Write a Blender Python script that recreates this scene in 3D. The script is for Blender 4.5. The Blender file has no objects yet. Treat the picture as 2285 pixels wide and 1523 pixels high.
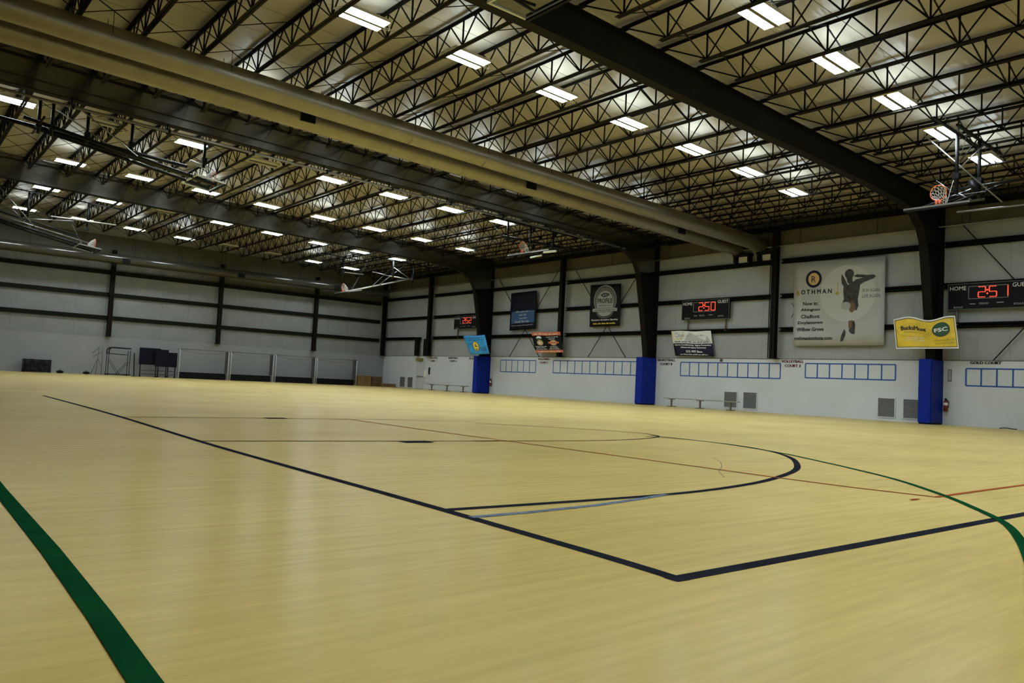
import bpy, bmesh, math, random
from mathutils import Vector, Matrix
random.seed(7)
SC = bpy.context.scene
COL = SC.collection

# ------------------------------------------------------------------ camera
YAW, PITCH, ROLL, CAMZ = 0.684318725, 0.0534798681, 0.0498354287, 0.8078
F_PX, IMG_W = 1746.65374, 2285.0
fw = Vector((math.sin(YAW)*math.cos(PITCH), math.cos(YAW)*math.cos(PITCH), math.sin(PITCH)))
rt = Vector((math.cos(YAW), -math.sin(YAW), 0)); up = rt.cross(fw)
rt2 = rt*math.cos(ROLL)+up*math.sin(ROLL); up2 = -rt*math.sin(ROLL)+up*math.cos(ROLL)
cam_d = bpy.data.cameras.new('camera'); cam = bpy.data.objects.new('camera', cam_d); COL.objects.link(cam)
cam_d.sensor_width = 36; cam_d.lens = F_PX/IMG_W*36; cam_d.clip_start = .05; cam_d.clip_end = 300
M = Matrix((rt2, up2, -fw)).transposed().to_4x4(); M.translation = (0, 0, CAMZ)
cam.matrix_world = M; SC.camera = cam

# ------------------------------------------------------------------ world, exposure, light levels
W = bpy.data.worlds.new('world'); SC.world = W; W.use_nodes = True
W.node_tree.nodes['Background'].inputs[0].default_value = (0, 0, 0, 1)
W.node_tree.nodes['Background'].inputs[1].default_value = 0
SC.view_settings.view_transform = 'Standard'; SC.view_settings.look = 'None'
SC.view_settings.exposure = -0.08; SC.view_settings.gamma = 1.0; SC.view_settings.use_curve_mapping = False
LAMP_DOWN = 70.0      # radiance of the open lamp banks
LAMP_UP = 18.0        # radiance of the slots in the top of the housings
LAMP_COL = (0.84, 0.96, 1.0)

# ------------------------------------------------------------------ helpers
class MB:
    def __init__(s): s.v = []; s.f = []
    def add(s, vs, fs):
        n = len(s.v); s.v += [tuple(v) for v in vs]; s.f += [tuple(i+n for i in f) for f in fs]; return s
    def box(s, x0, x1, y0, y1, z0, z1):
        return s.add([(x0,y0,z0),(x1,y0,z0),(x1,y1,z0),(x0,y1,z0),(x0,y0,z1),(x1,y0,z1),(x1,y1,z1),(x0,y1,z1)],
                     [(0,3,2,1),(4,5,6,7),(0,1,5,4),(1,2,6,5),(2,3,7,6),(3,0,4,7)])
    def bar(s, p, q, w, h=None, upv=(0,0,1)):
        h = h or w; p = Vector(p); q = Vector(q); d = (q-p).normalized(); u = Vector(upv)
        if abs(d.dot(u)) > .98: u = Vector((1,0,0))
        a = d.cross(u).normalized()*w/2; b = a.cross(d).normalized()*h/2
        return s.add([p-a-b,p+a-b,p+a+b,p-a+b,q-a-b,q+a-b,q+a+b,q-a+b],
                     [(0,3,2,1),(4,5,6,7),(0,1,5,4),(1,2,6,5),(2,3,7,6),(3,0,4,7)])
    def tube(s, p, q, r, n=8, r2=None, cap=True):
        r2 = r if r2 is None else r2; p = Vector(p); q = Vector(q); d = (q-p).normalized(); u = Vector((0,0,1))
        if abs(d.dot(u)) > .98: u = Vector((1,0,0))
        a = d.cross(u).normalized(); b = a.cross(d); vs = []
        for c, rr in ((p, r), (q, r2)):
            for i in range(n):
                t = 2*math.pi*i/n; vs.append(c+(a*math.cos(t)+b*math.sin(t))*rr)
        fs = [(i, (i+1)%n, n+(i+1)%n, n+i) for i in range(n)]
        if cap: fs += [tuple(range(n-1,-1,-1)), tuple(range(n,2*n))]
        return s.add(vs, fs)
    def path(s, pts, r, n=6):
        for a, b in zip(pts, pts[1:]): s.tube(a, b, r, n)
        return s
    def ring(s, c, ax, ay, R, r, n=24, m=6):
        c = Vector(c); ax = Vector(ax); ay = Vector(ay); nz = ax.cross(ay); vs = []; fs = []
        for i in range(n):
            t = 2*math.pi*i/n; d = ax*math.cos(t)+ay*math.sin(t)
            for j in range(m):
                k = 2*math.pi*j/m; vs.append(c+d*(R+r*math.cos(k))+nz*r*math.sin(k))
        for i in range(n):
            for j in range(m):
                fs.append((i*m+j, ((i+1)%n)*m+j, ((i+1)%n)*m+(j+1)%m, i*m+(j+1)%m))
        return s.add(vs, fs)
    def prism(s, pts, axis, a, b):
        # polygon pts in the two other axes extruded along axis
        def P(u, v, w): return {0:(w,u,v),1:(u,w,v),2:(u,v,w)}[axis]
        n = len(pts)
        vs = [P(u,v,a) for u,v in pts]+[P(u,v,b) for u,v in pts]
        fs = [tuple(range(n)), tuple(range(2*n-1,n-1,-1))]+[(i,n+i,n+(i+1)%n,(i+1)%n) for i in range(n)]
        return s.add(vs, fs)
    def ribbon(s, pts, w, z0, z1):
        if len(pts) > 8:   # round the arcs
            q = [Vector(p) for p in pts]; out = []
            for i in range(len(q)-1):
                a, b, c, d = q[max(i-1,0)], q[i], q[i+1], q[min(i+2,len(q)-1)]
                for k in range(6):
                    t = k/6; out.append(.5*((2*b)+(c-a)*t+(2*a-5*b+4*c-d)*t*t+(3*b-a-3*c+d)*t**3))
            pts = out+[q[-1]]
        # a painted strip of width w along floor points
        n = len(pts); L = []; R = []
        for i in range(n):
            a = Vector(pts[max(i-1,0)]); b = Vector(pts[min(i+1,n-1)]); d = (b-a).normalized(); nn = Vector((-d.y, d.x))*w/2
            p = Vector(pts[i]); L.append(p+nn); R.append(p-nn)
        vs = [(p.x,p.y,z1) for p in L]+[(p.x,p.y,z1) for p in R]
        fs = [(i, n+i, n+i+1, i+1) for i in range(n-1)]
        return s.add(vs, fs)
    def sphere(s, c, r, n=10, m=6, sq=(1,1,1)):
        vs = []; fs = []
        for j in range(m+1):
            p = math.pi*j/m
            for i in range(n):
                t = 2*math.pi*i/n
                vs.append((c[0]+r*sq[0]*math.sin(p)*math.cos(t), c[1]+r*sq[1]*math.sin(p)*math.sin(t), c[2]+r*sq[2]*math.cos(p)))
        for j in range(m):
            for i in range(n): fs.append((j*n+i, (j+1)*n+i, (j+1)*n+(i+1)%n, j*n+(i+1)%n))
        return s.add(vs, fs)
    def mesh(s, name, m=None, smooth=False):
        me = bpy.data.meshes.new(name); me.from_pydata(s.v, [], s.f)
        bm = bmesh.new(); bm.from_mesh(me); bmesh.ops.recalc_face_normals(bm, faces=bm.faces) if len(s.f) < 4000 else None
        bm.to_mesh(me); bm.free()
        if m: me.materials.append(m)
        if smooth:
            for p in me.polygons: p.use_smooth = True
        me.update(); return me
    def build(s, name, m, parent=None, smooth=False):
        return obj(name, s.mesh(name, m, smooth), parent)

def obj(name, me, parent=None, loc=None):
    o = bpy.data.objects.new(name, me); COL.objects.link(o)
    if parent is not None: o.parent = parent
    if loc is not None: o.location = loc
    return o
def tag(o, label=None, cat=None, group=None, kind=None):
    if label: o['label'] = label
    if cat: o['category'] = cat
    if group: o['group'] = group
    if kind: o['kind'] = kind
    return o
def thing(name, label, cat, loc=(0,0,0), group=None):
    o = bpy.data.objects.new(name, None); COL.objects.link(o); o.location = loc; o.empty_display_size = .2
    return tag(o, label, cat, group)
class P:
    """collects shapes given in world coordinates and links them as one part of a thing whose base is off-origin"""
    def __init__(s, root): s.root = root; s.off = Vector(root.location)
    def __call__(s, name, mb, m, smooth=False, parent=None):
        o = s.off
        mb.v = [(x-o.x, y-o.y, z-o.z) for x, y, z in mb.v]
        return mb.build(name, m, parent or s.root, smooth)
ORD = 'first second third fourth fifth sixth seventh eighth ninth tenth eleventh twelfth thirteenth fourteenth fifteenth sixteenth seventeenth eighteenth nineteenth twentieth twenty-first twenty-second twenty-third twenty-fourth twenty-fifth'.split()

# ------------------------------------------------------------------ materials
def mat(name, col, rough=.5, metal=0., spec=.5, noise=None, bump=None, emit=None, emit_col=None):
    m = bpy.data.materials.new(name); m.use_nodes = True; nt = m.node_tree; b = nt.nodes['Principled BSDF']
    b.inputs['Base Color'].default_value = (*col, 1); b.inputs['Roughness'].default_value = rough
    b.inputs['Metallic'].default_value = metal; b.inputs['Specular IOR Level'].default_value = spec
    if noise or bump:
        g = nt.nodes.new('ShaderNodeNewGeometry'); mp = nt.nodes.new('ShaderNodeMapping'); nt.links.new(g.outputs['Position'], mp.inputs['Vector'])
    if noise:
        sc, amt = noise
        n = nt.nodes.new('ShaderNodeTexNoise'); n.inputs['Detail'].default_value = 4
        if isinstance(sc, tuple): mp.inputs['Scale'].default_value = sc; n.inputs['Scale'].default_value = 1
        else: n.inputs['Scale'].default_value = sc
        nt.links.new(mp.outputs[0], n.inputs['Vector'])
        r = nt.nodes.new('ShaderNodeMapRange'); r.inputs[1].default_value = .3; r.inputs[2].default_value = .7
        r.inputs[3].default_value = 1-amt; r.inputs[4].default_value = 1+amt; nt.links.new(n.outputs[0], r.inputs[0])
        mx = nt.nodes.new('ShaderNodeVectorMath'); mx.operation = 'SCALE'; mx.inputs[0].default_value = col
        nt.links.new(r.outputs[0], mx.inputs['Scale']); nt.links.new(mx.outputs[0], b.inputs['Base Color'])
    if bump:
        sc, st, dist = bump
        n2 = nt.nodes.new('ShaderNodeTexNoise'); n2.inputs['Detail'].default_value = 3
        if isinstance(sc, tuple):
            mp2 = nt.nodes.new('ShaderNodeMapping'); mp2.inputs['Scale'].default_value = sc; nt.links.new(g.outputs['Position'], mp2.inputs['Vector'])
            nt.links.new(mp2.outputs[0], n2.inputs['Vector']); n2.inputs['Scale'].default_value = 1
        else:
            nt.links.new(g.outputs['Position'], n2.inputs['Vector']); n2.inputs['Scale'].default_value = sc
        bp = nt.nodes.new('ShaderNodeBump'); bp.inputs['Strength'].default_value = st; bp.inputs['Distance'].default_value = dist
        nt.links.new(n2.outputs[0], bp.inputs['Height']); nt.links.new(bp.outputs[0], b.inputs['Normal'])
    if emit:
        b.inputs['Emission Color'].default_value = (*(emit_col or col), 1); b.inputs['Emission Strength'].default_value = emit
    return m

MT = {}
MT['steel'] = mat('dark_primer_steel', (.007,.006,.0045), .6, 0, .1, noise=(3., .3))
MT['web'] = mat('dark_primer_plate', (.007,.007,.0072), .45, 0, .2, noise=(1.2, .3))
MT['web_gloss'] = mat('glossy_primer_plate', (.012,.012,.0125), .17, 0, 1.0, noise=(1.2, .3), bump=((.6,.6,1.), .22, .05))
MT['web_gloss'].node_tree.nodes['Principled BSDF'].inputs['Coat Weight'].default_value = 1.0
MT['web_gloss'].node_tree.nodes['Principled BSDF'].inputs['Coat Roughness'].default_value = .2
MT['web_gloss'].node_tree.nodes['Principled BSDF'].inputs['Coat IOR'].default_value = 1.8
MT['galv'] = mat('galvanised_sheet', (.27,.25,.20), .38, .85, .5, noise=(2., .08), bump=(1.3, .2, .05))
MT['duct_dark'] = mat('shaded_duct_sheet', (.045,.042,.034), .18, .3, .5)  # same galvanised sheet, with the shade by the end wall put into its colour
MT['pipe'] = mat('grey_pipe_steel', (.22,.22,.22), .35, .7, .5)
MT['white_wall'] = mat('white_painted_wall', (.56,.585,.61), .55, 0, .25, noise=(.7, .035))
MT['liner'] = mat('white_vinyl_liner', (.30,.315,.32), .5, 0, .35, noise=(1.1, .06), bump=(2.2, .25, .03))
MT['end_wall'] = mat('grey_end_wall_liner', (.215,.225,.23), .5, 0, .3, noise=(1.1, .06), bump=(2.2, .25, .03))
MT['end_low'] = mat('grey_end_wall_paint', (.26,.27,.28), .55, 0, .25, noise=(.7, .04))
MT['net'] = mat('grey_net_cord', (.17,.175,.18), .8, 0, .1)
MT['olive_panel'] = mat('olive_upper_panel', (.10,.093,.072), .6, 0, .2, noise=(1.5, .15))  # darker olive colour for the wall panels above the liner
MT['ceil'] = mat('white_vinyl_roof_liner', (.40,.375,.305), .36, 0, .5, noise=(.8, .05), bump=((2.0,5.,1.), .45, .05))
MT['blue_pad'] = mat('blue_vinyl_pad', (.0025,.018,.25), .5, 0, .15, noise=(4., .2))
MT['black'] = mat('matt_black', (.007,.007,.0075), .6, 0, .1)
MT['blackgloss'] = mat('scoreboard_black', (.006,.006,.0065), .5, 0, .12)
MT['dark_blue'] = mat('dark_blue_board', (.006,.007,.015), .6, 0, .1)
MT['blue_paint'] = mat('blue_wall_paint', (.012,.085,.36), .6)
MT['black_paint'] = mat('black_wall_paint', (.015,.015,.017), .6)
MT['red_paint'] = mat('red_wall_paint', (.25,.03,.02), .6)
MT['faded_red'] = mat('faded_red_wall_paint', (.42,.27,.23), .6)
MT['white'] = mat('white_print', (.72,.73,.72), .55)
MT['grey_print'] = mat('grey_print', (.33,.34,.35), .55)
MT['dim_print'] = mat('dim_print', (.085,.085,.09), .55)
MT['navy_print'] = mat('navy_print', (.010,.012,.032), .55, 0, .2)
MT['tan_print'] = mat('tan_print', (.55,.38,.16), .55)
MT['gold_print'] = mat('gold_print', (.40,.33,.05), .55)
MT['dark_print'] = mat('charcoal_print', (.035,.032,.030), .55, noise=(6., .6))
MT['skin_print'] = mat('brown_skin_print', (.16,.085,.05), .55)
MT['pale_print'] = mat('pale_grey_print', (.46,.47,.47), .55)
MT['banner_white'] = mat('white_banner_vinyl', (.39,.40,.40), .45, noise=(1.5, .05))
MT['yellow'] = mat('yellow_banner_vinyl', (.72,.50,.035), .4, noise=(1.6, .15), bump=(2.4, .5, .08))
MT['green_print'] = mat('dark_green_print', (.015,.075,.03), .5)
MT['orange'] = mat('orange_print', (.58,.13,.06), .5)
MT['sky_blue'] = mat('sky_blue_banner', (.03,.28,.62), .45, noise=(2.5, .2))
MT['mid_blue'] = mat('mid_blue_print', (.015,.065,.17), .5)
MT['lemon'] = mat('yellow_print', (.75,.58,.04), .5)
MT['cream'] = mat('cream_print', (.66,.62,.38), .5)
MT['vent'] = mat('grey_louvre', (.13,.135,.13), .55)
MT['vent_dark'] = mat('dark_louvre', (.06,.06,.058), .6)
MT['alu'] = mat('bench_aluminium', (.42,.41,.38), .35, .7)
MT['dull'] = mat('dull_bench_leg', (.16,.15,.13), .5, .4)
MT['red'] = mat('red_enamel', (.16,.018,.012), .4)
MT['rim'] = mat('orange_rim_enamel', (.85,.16,.05), .4)
MT['cord'] = mat('white_net_cord', (.75,.74,.72), .8)
MT['trim_white'] = mat('white_enamel', (.72,.75,.72), .4)
MT['frame_black'] = mat('black_enamel_tube', (.006,.006,.0065), .5, 0, .2)
MT['wood'] = mat('brown_wood', (.22,.125,.045), .6, noise=((6.,6.,1.), .4))
MT['brown_dark'] = mat('dark_brown_board', (.10,.06,.025), .6, noise=(4., .3))
MT['door'] = mat('grey_door_paint', (.50,.52,.53), .5)
MT['olive'] = mat('olive_sign_box', (.22,.20,.05), .5)
MT['lamp_on'] = mat('lamp_bank_lit', (.9,.9,.9), .5, emit=LAMP_DOWN, emit_col=LAMP_COL)
MT['lamp_up'] = mat('lamp_slot_lit', (.9,.9,.9), .5, emit=LAMP_UP, emit_col=LAMP_COL)
MT['lamp_off'] = mat('lamp_bank_unlit', (.42,.42,.38), .3)
MT['housing'] = mat('white_lamp_housing', (.60,.60,.55), .4)
MT['lamp_end'] = mat('cream_lamp_end', (.70,.68,.40), .5)
MT['led'] = mat('red_led', (.8,.06,.03), .5, emit=1.0, emit_col=(1.0,.10,.045))
MT['line_navy'] = mat('navy_line_tape', (.020,.021,.028), .8, 0, .0, noise=(5., .25))
MT['line_blue'] = mat('worn_blue_line', (.16,.20,.26), .8, 0, .0, noise=(14., .5))
MT['line_red'] = mat('red_line_paint', (.34,.085,.03), .8, 0, .0)
MT['line_green'] = mat('green_line_paint', (.006,.058,.020), .8, 0, .0, noise=(3., .2))
MT['mark_dark'] = mat('dark_scuff', (.20,.16,.09), .9, 0, 0)
g = bpy.data.materials.new('clear_board'); g.use_nodes = True; nt = g.node_tree; nt.nodes.clear()
o_ = nt.nodes.new('ShaderNodeOutputMaterial'); mx = nt.nodes.new('ShaderNodeMixShader'); tr = nt.nodes.new('ShaderNodeBsdfTransparent'); gl = nt.nodes.new('ShaderNodeBsdfGlossy')
tr.inputs[0].default_value = (.62,.66,.64,1); gl.inputs['Roughness'].default_value = .06; mx.inputs[0].default_value = .12
nt.links.new(tr.outputs[0], mx.inputs[1]); nt.links.new(gl.outputs[0], mx.inputs[2]); nt.links.new(mx.outputs[0], o_.inputs[0]); MT['glass'] = g
# floor: strip-grain sports floor
m = bpy.data.materials.new('maple_strip_floor'); m.use_nodes = True; nt = m.node_tree; b = nt.nodes['Principled BSDF']
ge = nt.nodes.new('ShaderNodeNewGeometry')
def nz(scale, detail=3):
    mp = nt.nodes.new('ShaderNodeMapping'); mp.inputs['Scale'].default_value = scale; nt.links.new(ge.outputs['Position'], mp.inputs['Vector'])
    n = nt.nodes.new('ShaderNodeTexNoise'); n.inputs['Scale'].default_value = 1; n.inputs['Detail'].default_value = detail; nt.links.new(mp.outputs[0], n.inputs['Vector']); return n.outputs[0]
n1 = nz((.9, 14., 1.)); n2 = nz((.35,.5,1.)); n3 = nz((6.,60.,1.))
ad = nt.nodes.new('ShaderNodeMath'); ad.operation = 'ADD'; nt.links.new(n1, ad.inputs[0]); nt.links.new(n2, ad.inputs[1])
ad2 = nt.nodes.new('ShaderNodeMath'); ad2.operation = 'MULTIPLY_ADD'; ad2.inputs[1].default_value = .5; nt.links.new(n3, ad2.inputs[0]); nt.links.new(ad.outputs[0], ad2.inputs[2])
cr = nt.nodes.new('ShaderNodeValToRGB'); cr.color_ramp.elements[0].position = .75; cr.color_ramp.elements[0].color = (.51,.375,.110,1)
cr.color_ramp.elements[1].position = 1.7; cr.color_ramp.elements[1].color = (.70,.525,.178,1)
mr = nt.nodes.new('ShaderNodeMapRange'); mr.inputs[1].default_value = .85; mr.inputs[2].default_value = 1.65; nt.links.new(ad2.outputs[0], mr.inputs[0])
cr.color_ramp.elements[0].position = .0; cr.color_ramp.elements[1].position = 1.0
nt.links.new(mr.outputs[0], cr.inputs[0]); nt.links.new(cr.outputs[0], b.inputs['Base Color'])
b.inputs['Roughness'].default_value = .9; b.inputs['Specular IOR Level'].default_value = 0
gl = nt.nodes.new('ShaderNodeBsdfGlossy'); gl.inputs['Roughness'].default_value = .24; gl.inputs[0].default_value = (1,1,1,1)
mx = nt.nodes.new('ShaderNodeMixShader')
fr = nt.nodes.new('ShaderNodeFresnel'); fr.inputs['IOR'].default_value = 1.38
fm_ = nt.nodes.new('ShaderNodeMath'); fm_.operation = 'MULTIPLY'; fm_.inputs[1].default_value = .30; nt.links.new(fr.outputs[0], fm_.inputs[0]); nt.links.new(fm_.outputs[0], mx.inputs[0])
nt.links.new(b.outputs[0], mx.inputs[1]); nt.links.new(gl.outputs[0], mx.inputs[2]); nt.links.new(mx.outputs[0], nt.nodes['Material Output'].inputs[0])
MT['floor'] = m

# ------------------------------------------------------------------ room shell
WX, WY, SEAM = 34.19, 59.27, 2.647
XL, YF = -14.0, -7.0
def roof(x): return 10.82-.035*x
BAY = 15.24; FY = [13.93, 13.93+BAY, 13.93+2*BAY]
Y0 = 13.73

fl = tag(MB().box(XL, WX+.3, YF, WY+.3, -.2, 0).build('floor', MT['floor']), 'tan strip sports floor with painted court lines', None, None, 'structure')
A_left = [(3.1,20.6),(3.047,14.058),(2.87,8.834),(2.84,6.453),(2.835,4.981),(2.825,4.01),(2.808,3.143),(2.795,2.557),(2.765,2.14)]
A_right = [(2.722,2.18),(3.406,2.178),(4.274,2.177),(5.453,2.18),(6.94,2.18),(14,2.2),(26,2.2)]
LB = [(2.809,4.053),(3.572,4.015),(4.115,3.997),(4.73,3.985),(5.358,4.02),(5.965,4.106),(6.654,4.259),(7.506,4.542),(8.1,4.79),(8.64,5.09),(9.336,5.548),(9.831,5.958),(10.2,6.35),(10.547,6.85),(10.778,7.362),(10.884,7.865),(10.878,8.504),(10.6,9.15)]
LB2 = [(2.83,3.774),(3.283,3.771),(3.93,3.814),(4.4,3.89),(4.9,3.99)]
LC = [(2.847,8.888),(4.45,8.742),(6.008,8.6),(7.4,8.5),(8.369,8.462),(9.207,8.509),(9.91,8.662),(10.512,8.886),(10.934,9.15),(11.14,9.48),(11.2,9.828),(11.084,10.253),(10.667,10.85),(9.958,11.6),(9.163,12.242)]
LD = [(2.952,13.026),(4.255,13.1),(6.205,13.106),(7.865,13.05),(9.4,12.7)]
RED = [(6.885,13.2),(6.92,9.911),(6.99,7.903),(7.06,6.037),(7.09,4.374),(7.14,3.651),(7.289,2.959)]
RED2 = [(7.27,2.962),(8.256,2.987),(9.573,3.008),(15,3.05),(24,3.1)]
GRN = [(10.9,9.3),(10.902,8.241),(10.74,7.44),(10.28,6.375),(9.82,5.663),(9.096,4.657),(8.41,3.818),(7.555,3.029),(6.94,2.551),(6.259,2.088),(5.5,1.74),(4.6,1.4)]
GRL = [(.70,7.4),(.667,5.671),(.65,3.835),(.625,2.783),(.60,2.148),(.58,1.2),(.57,.4)]
zline = .0015
for pts, w, mt, lb in ((A_left,.078,'line_navy',None),(A_right,.08,'line_navy',None),(LB,.075,'line_navy',None),(LB2,.06,'line_blue','worn pale blue guide line'),
                   (LC,.055,'line_navy',None),(LD,.045,'line_navy',None),(RED,.05,'line_red','thin red line'),(RED2,.05,'line_red','thin red line'),
                   (GRN,.06,'line_green','green arc'),(GRL,.078,'line_green','wide green line')):
    zline += .0003; k = MB().ribbon(pts, w, 0, zline).build('court_line', MT[mt], fl)
    if lb: k['label'] = lb
for x0, x1, y0, y1, mt in ((5.25,5.68,8.42,8.66,'line_navy'),(5.3,5.68,12.98,13.22,'line_navy'),(6.81,6.95,2.945,2.985,'line_red'),(6.4,6.85,8.52,8.585,'line_navy')):
    MB().add([(x0,y0,.006),(x1,y0,.006),(x1,y1,.006),(x0,y1,.006)], [(0,1,2,3)]).build('court_mark', MT[mt], fl)
for pts, w in (([(8.33,6.08),(7.9,5.65),(7.44,5.3),(6.9,4.95),(6.5,4.6)], .008), ([(15.8,11.75),(15.4,11.1),(14.6,10.2)], .02), ([(12.1,29.4),(12.3,30.2)], .1)):
    MB().ribbon(pts, w, 0, .0016).build('scuff_mark', MT['mark_dark'], fl)

# ceiling: insulation blankets between ridge and eave, each a strip of its own
ce = MB().prism([(XL, roof(XL)+.02), (WX+.3, roof(WX+.3)+.02), (WX+.3, roof(WX+.3)+.2), (XL, roof(XL)+.2)], 1, YF, WY+.3).build('ceiling', MT['ceil'])
tag(ce, 'white vinyl faced roof insulation above the joists', None, None, 'structure')
y = YF; blk = MB().prism([(XL, roof(XL)), (WX+.2, roof(WX+.2)), (WX+.2, roof(WX+.2)+.02), (XL, roof(XL)+.02)], 1, .012, 1.512).mesh('insulation_strip', MT['ceil'])
while y < WY: obj('insulation_strip', blk, ce, (0, y, 0)); y += 1.524

def wall(name, mbs, label, m='white_wall'):
    o = mbs.build(name, MT[m]); return tag(o, label, None, None, 'structure')
wr = wall('wall_right', MB().box(WX, WX+.3, YF, WY+.3, 0, SEAM).box(WX+.1, WX+.3, YF, WY+.3, SEAM, 10.2), 'long white wall under dark girts carrying the banners')
wb = wall('wall_back', MB().box(XL, WX, WY, WY+.3, 0, SEAM).box(XL, WX, WY+.1, WY+.3, SEAM, 11.4), 'grey white far end wall with dark girts', 'end_low')
wl = wall('wall_left', MB().box(XL-.3, XL, YF, WY+.3, 0, 11.5), 'plain side wall out of view')
wf = wall('wall_front', MB().box(XL, WX, YF-.3, YF, 0, 11.5), 'plain wall behind the camera')
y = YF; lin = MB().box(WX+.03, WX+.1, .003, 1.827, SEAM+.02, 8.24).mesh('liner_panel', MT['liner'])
upp = MB().box(WX+.03, WX+.1, .003, 1.827, 8.26, roof(WX)-.02).mesh('eave_panel', MT['olive_panel'])
while y < WY-1: obj('liner_panel', lin, wr, (0, y, 0)); obj('eave_panel', upp, wr, (0, y, 0)); y += 1.83
x = WX-1.83; lin2 = MB().box(.003, 1.827, WY+.03, WY+.1, SEAM+.02, 7.06).mesh('liner_panel', MT['end_wall'])
upp2 = MB().box(.003, 1.827, WY+.03, WY+.1, 7.08, 9.6).mesh('eave_panel', MT['olive_panel'])
while x > XL: obj('liner_panel', lin2, wb, (x, 0, 0)); obj('eave_panel', upp2, wb, (x, 0, 0)); x -= 1.83
MB().box(WX-.012, WX+.1, YF, WY, SEAM-.02, SEAM+.02).build('wall_ledge', MT['dull'], wr)
MB().box(XL, WX, WY-.012, WY+.1, SEAM-.02, SEAM+.02).build('wall_ledge', MT['end_wall'], wb)
# girts (C sections), one per level and half bay
for z in (4.07, 5.71, 7.42):
    edges = [YF]+[13.93-7.62, 13.93, 21.43, 29.17, 36.7, 44.41, 51.95, WY]
    for a, b in zip(edges, edges[1:]):
        if z < 4.1 and b > 53: a = 54.2
        MB().box(WX-.15, WX+.03, a+.19, b-.19, z+.085, z+.11).box(WX-.15, WX+.03, a+.19, b-.19, z-.11, z-.085).box(WX-.0, WX+.03, a+.19, b-.19, z-.1, z+.1).box(WX-.15, WX-.1, a+.19, b-.19, z-.11, z-.06).box(WX-.15, WX-.1, a+.19, b-.19, z+.06, z+.11).build('girt', MT['steel'], wr)
BX = [-8.7, -1.65, 5.4, 12.47, 19.88, 27.54]
for z in (3.92, 5.51, 7.05):
    ed = [XL]+BX+[WX-.6]
    for a, b in zip(ed, ed[1:]):
        MB().box(a+.02, b-.02, WY-.12, WY+.03, z-.14, z+.14).build('girt', MT['steel'], wb)
# tension rods bracing the wall
RB = []
for a, b in (((43.5,8.15),(38.84,2.65)),((37.35,8.22),(41.93,2.65)),((35.77,8.23),(31.19,2.65)),((29.9,8.2),(34.3,2.65)),((13.0,8.15),(8.6,2.65)),((7.2,8.2),(11.82,2.65))):
    MB().tube((WX-.14, *a), (WX-.14, *b), .022, 6).build('brace_rod', MT['steel'], wr)
for a, b in (((13.2,7.6),(19.2,2.7)),) if False else (): pass

# ------------------------------------------------------------------ lettering
TXT = {}
def text_shape(s):
    if s not in TXT:
        cu = bpy.data.curves.new('t', 'FONT'); cu.body = s; cu.resolution_u = 2; cu.align_x = 'CENTER'
        ob = bpy.data.objects.new('t', cu); me = bpy.data.meshes.new_from_object(ob)
        vs = [tuple(v.co) for v in me.vertices]; fs = [tuple(p.vertices) for p in me.polygons]
        x0 = min(v[0] for v in vs); x1 = max(v[0] for v in vs); y0 = min(v[1] for v in vs); y1 = max(v[1] for v in vs)
        TXT[s] = ([((v[0]-x0)/(x1-x0)-.5, (v[1]-y0)/(y1-y0)-.5) for v in vs], fs)
        bpy.data.objects.remove(ob); bpy.data.meshes.remove(me)
    return TXT[s]
def wtext(mb, s, yc, zc, w, h, x=WX-.006, sx=0., bold=0.):
    """letters on a wall that faces -X; a width w runs along -Y"""
    vs, fs = text_shape(s)
    def put(dy, dz): mb.add([(x, yc-v[0]*w+dy+sx*(v[1])*h, zc+v[1]*h+dz) for v in vs], fs)
    put(0, 0)
    if bold: put(bold, 0); put(-bold, 0); put(0, bold*.7)
    return mb
def letter(root, s, yc, zc, w, h, m, x=None, name='lettering', bold=0.):
    mb = wtext(MB(), s, yc, zc, w, h, WX-.006 if x is None else x, 0., bold); o = Vector(root.location)
    mb.v = [(a-o.x, b-o.y, c-o.z) for a, b, c in mb.v]
    k = mb.build(name, m, root); k.data.materials[0] = m; return k
def disc(mb, yc, zc, ry, rz, x, n=28, r0=0.):
    if r0 == 0: mb.add([(x, yc+ry*math.cos(2*math.pi*i/n), zc+rz*math.sin(2*math.pi*i/n)) for i in range(n)], [tuple(range(n))])
    else:
        vs = [(x, yc+ry*k*math.cos(2*math.pi*i/n), zc+rz*k*math.sin(2*math.pi*i/n)) for k in (1, r0) for i in range(n)]
        mb.add(vs, [(i, (i+1)%n, n+(i+1)%n, n+i) for i in range(n)])
    return mb
def rect(mb, y0, y1, z0, z1, x): return mb.add([(x,y0,z0),(x,y1,z0),(x,y1,z1),(x,y0,z1)], [(0,1,2,3)])

letter(wr, 'GOLD COURT', 12.14, 2.555, 1.12, .105, MT['black_paint'], bold=.012)
letter(wr, 'VOLLEYBALL', 20.55, 2.53, 1.16, .13, MT['red_paint'], bold=.012); letter(wr, 'COURT 3', 20.54, 2.32, .82, .13, MT['red_paint'], bold=.012)
letter(wr, 'BASKETBALL', 28.25, 2.53, 1.22, .13, MT['black_paint'], bold=.014); letter(wr, 'COURT B', 28.26, 2.31, .86, .13, MT['black_paint'], bold=.014)
letter(wr, 'VOLLEYBALL', 38.5, 2.51, 1.15, .13, MT['red_paint'], bold=.012); letter(wr, 'COURT 2', 38.5, 2.28, .80, .13, MT['red_paint'], bold=.012)
letter(wr, 'BASKETBALL', 48.86, 2.51, 1.2, .13, MT['black_paint'], bold=.016); letter(wr, 'COURT A', 48.86, 2.28, .85, .13, MT['black_paint'], bold=.016)
letter(wr, 'VOLLEYBALL', 51.5, 2.50, 1.1, .13, MT['faded_red'], bold=.014); letter(wr, 'COURT 1', 51.55, 2.27, .7, .13, MT['faded_red'], bold=.014)
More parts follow.
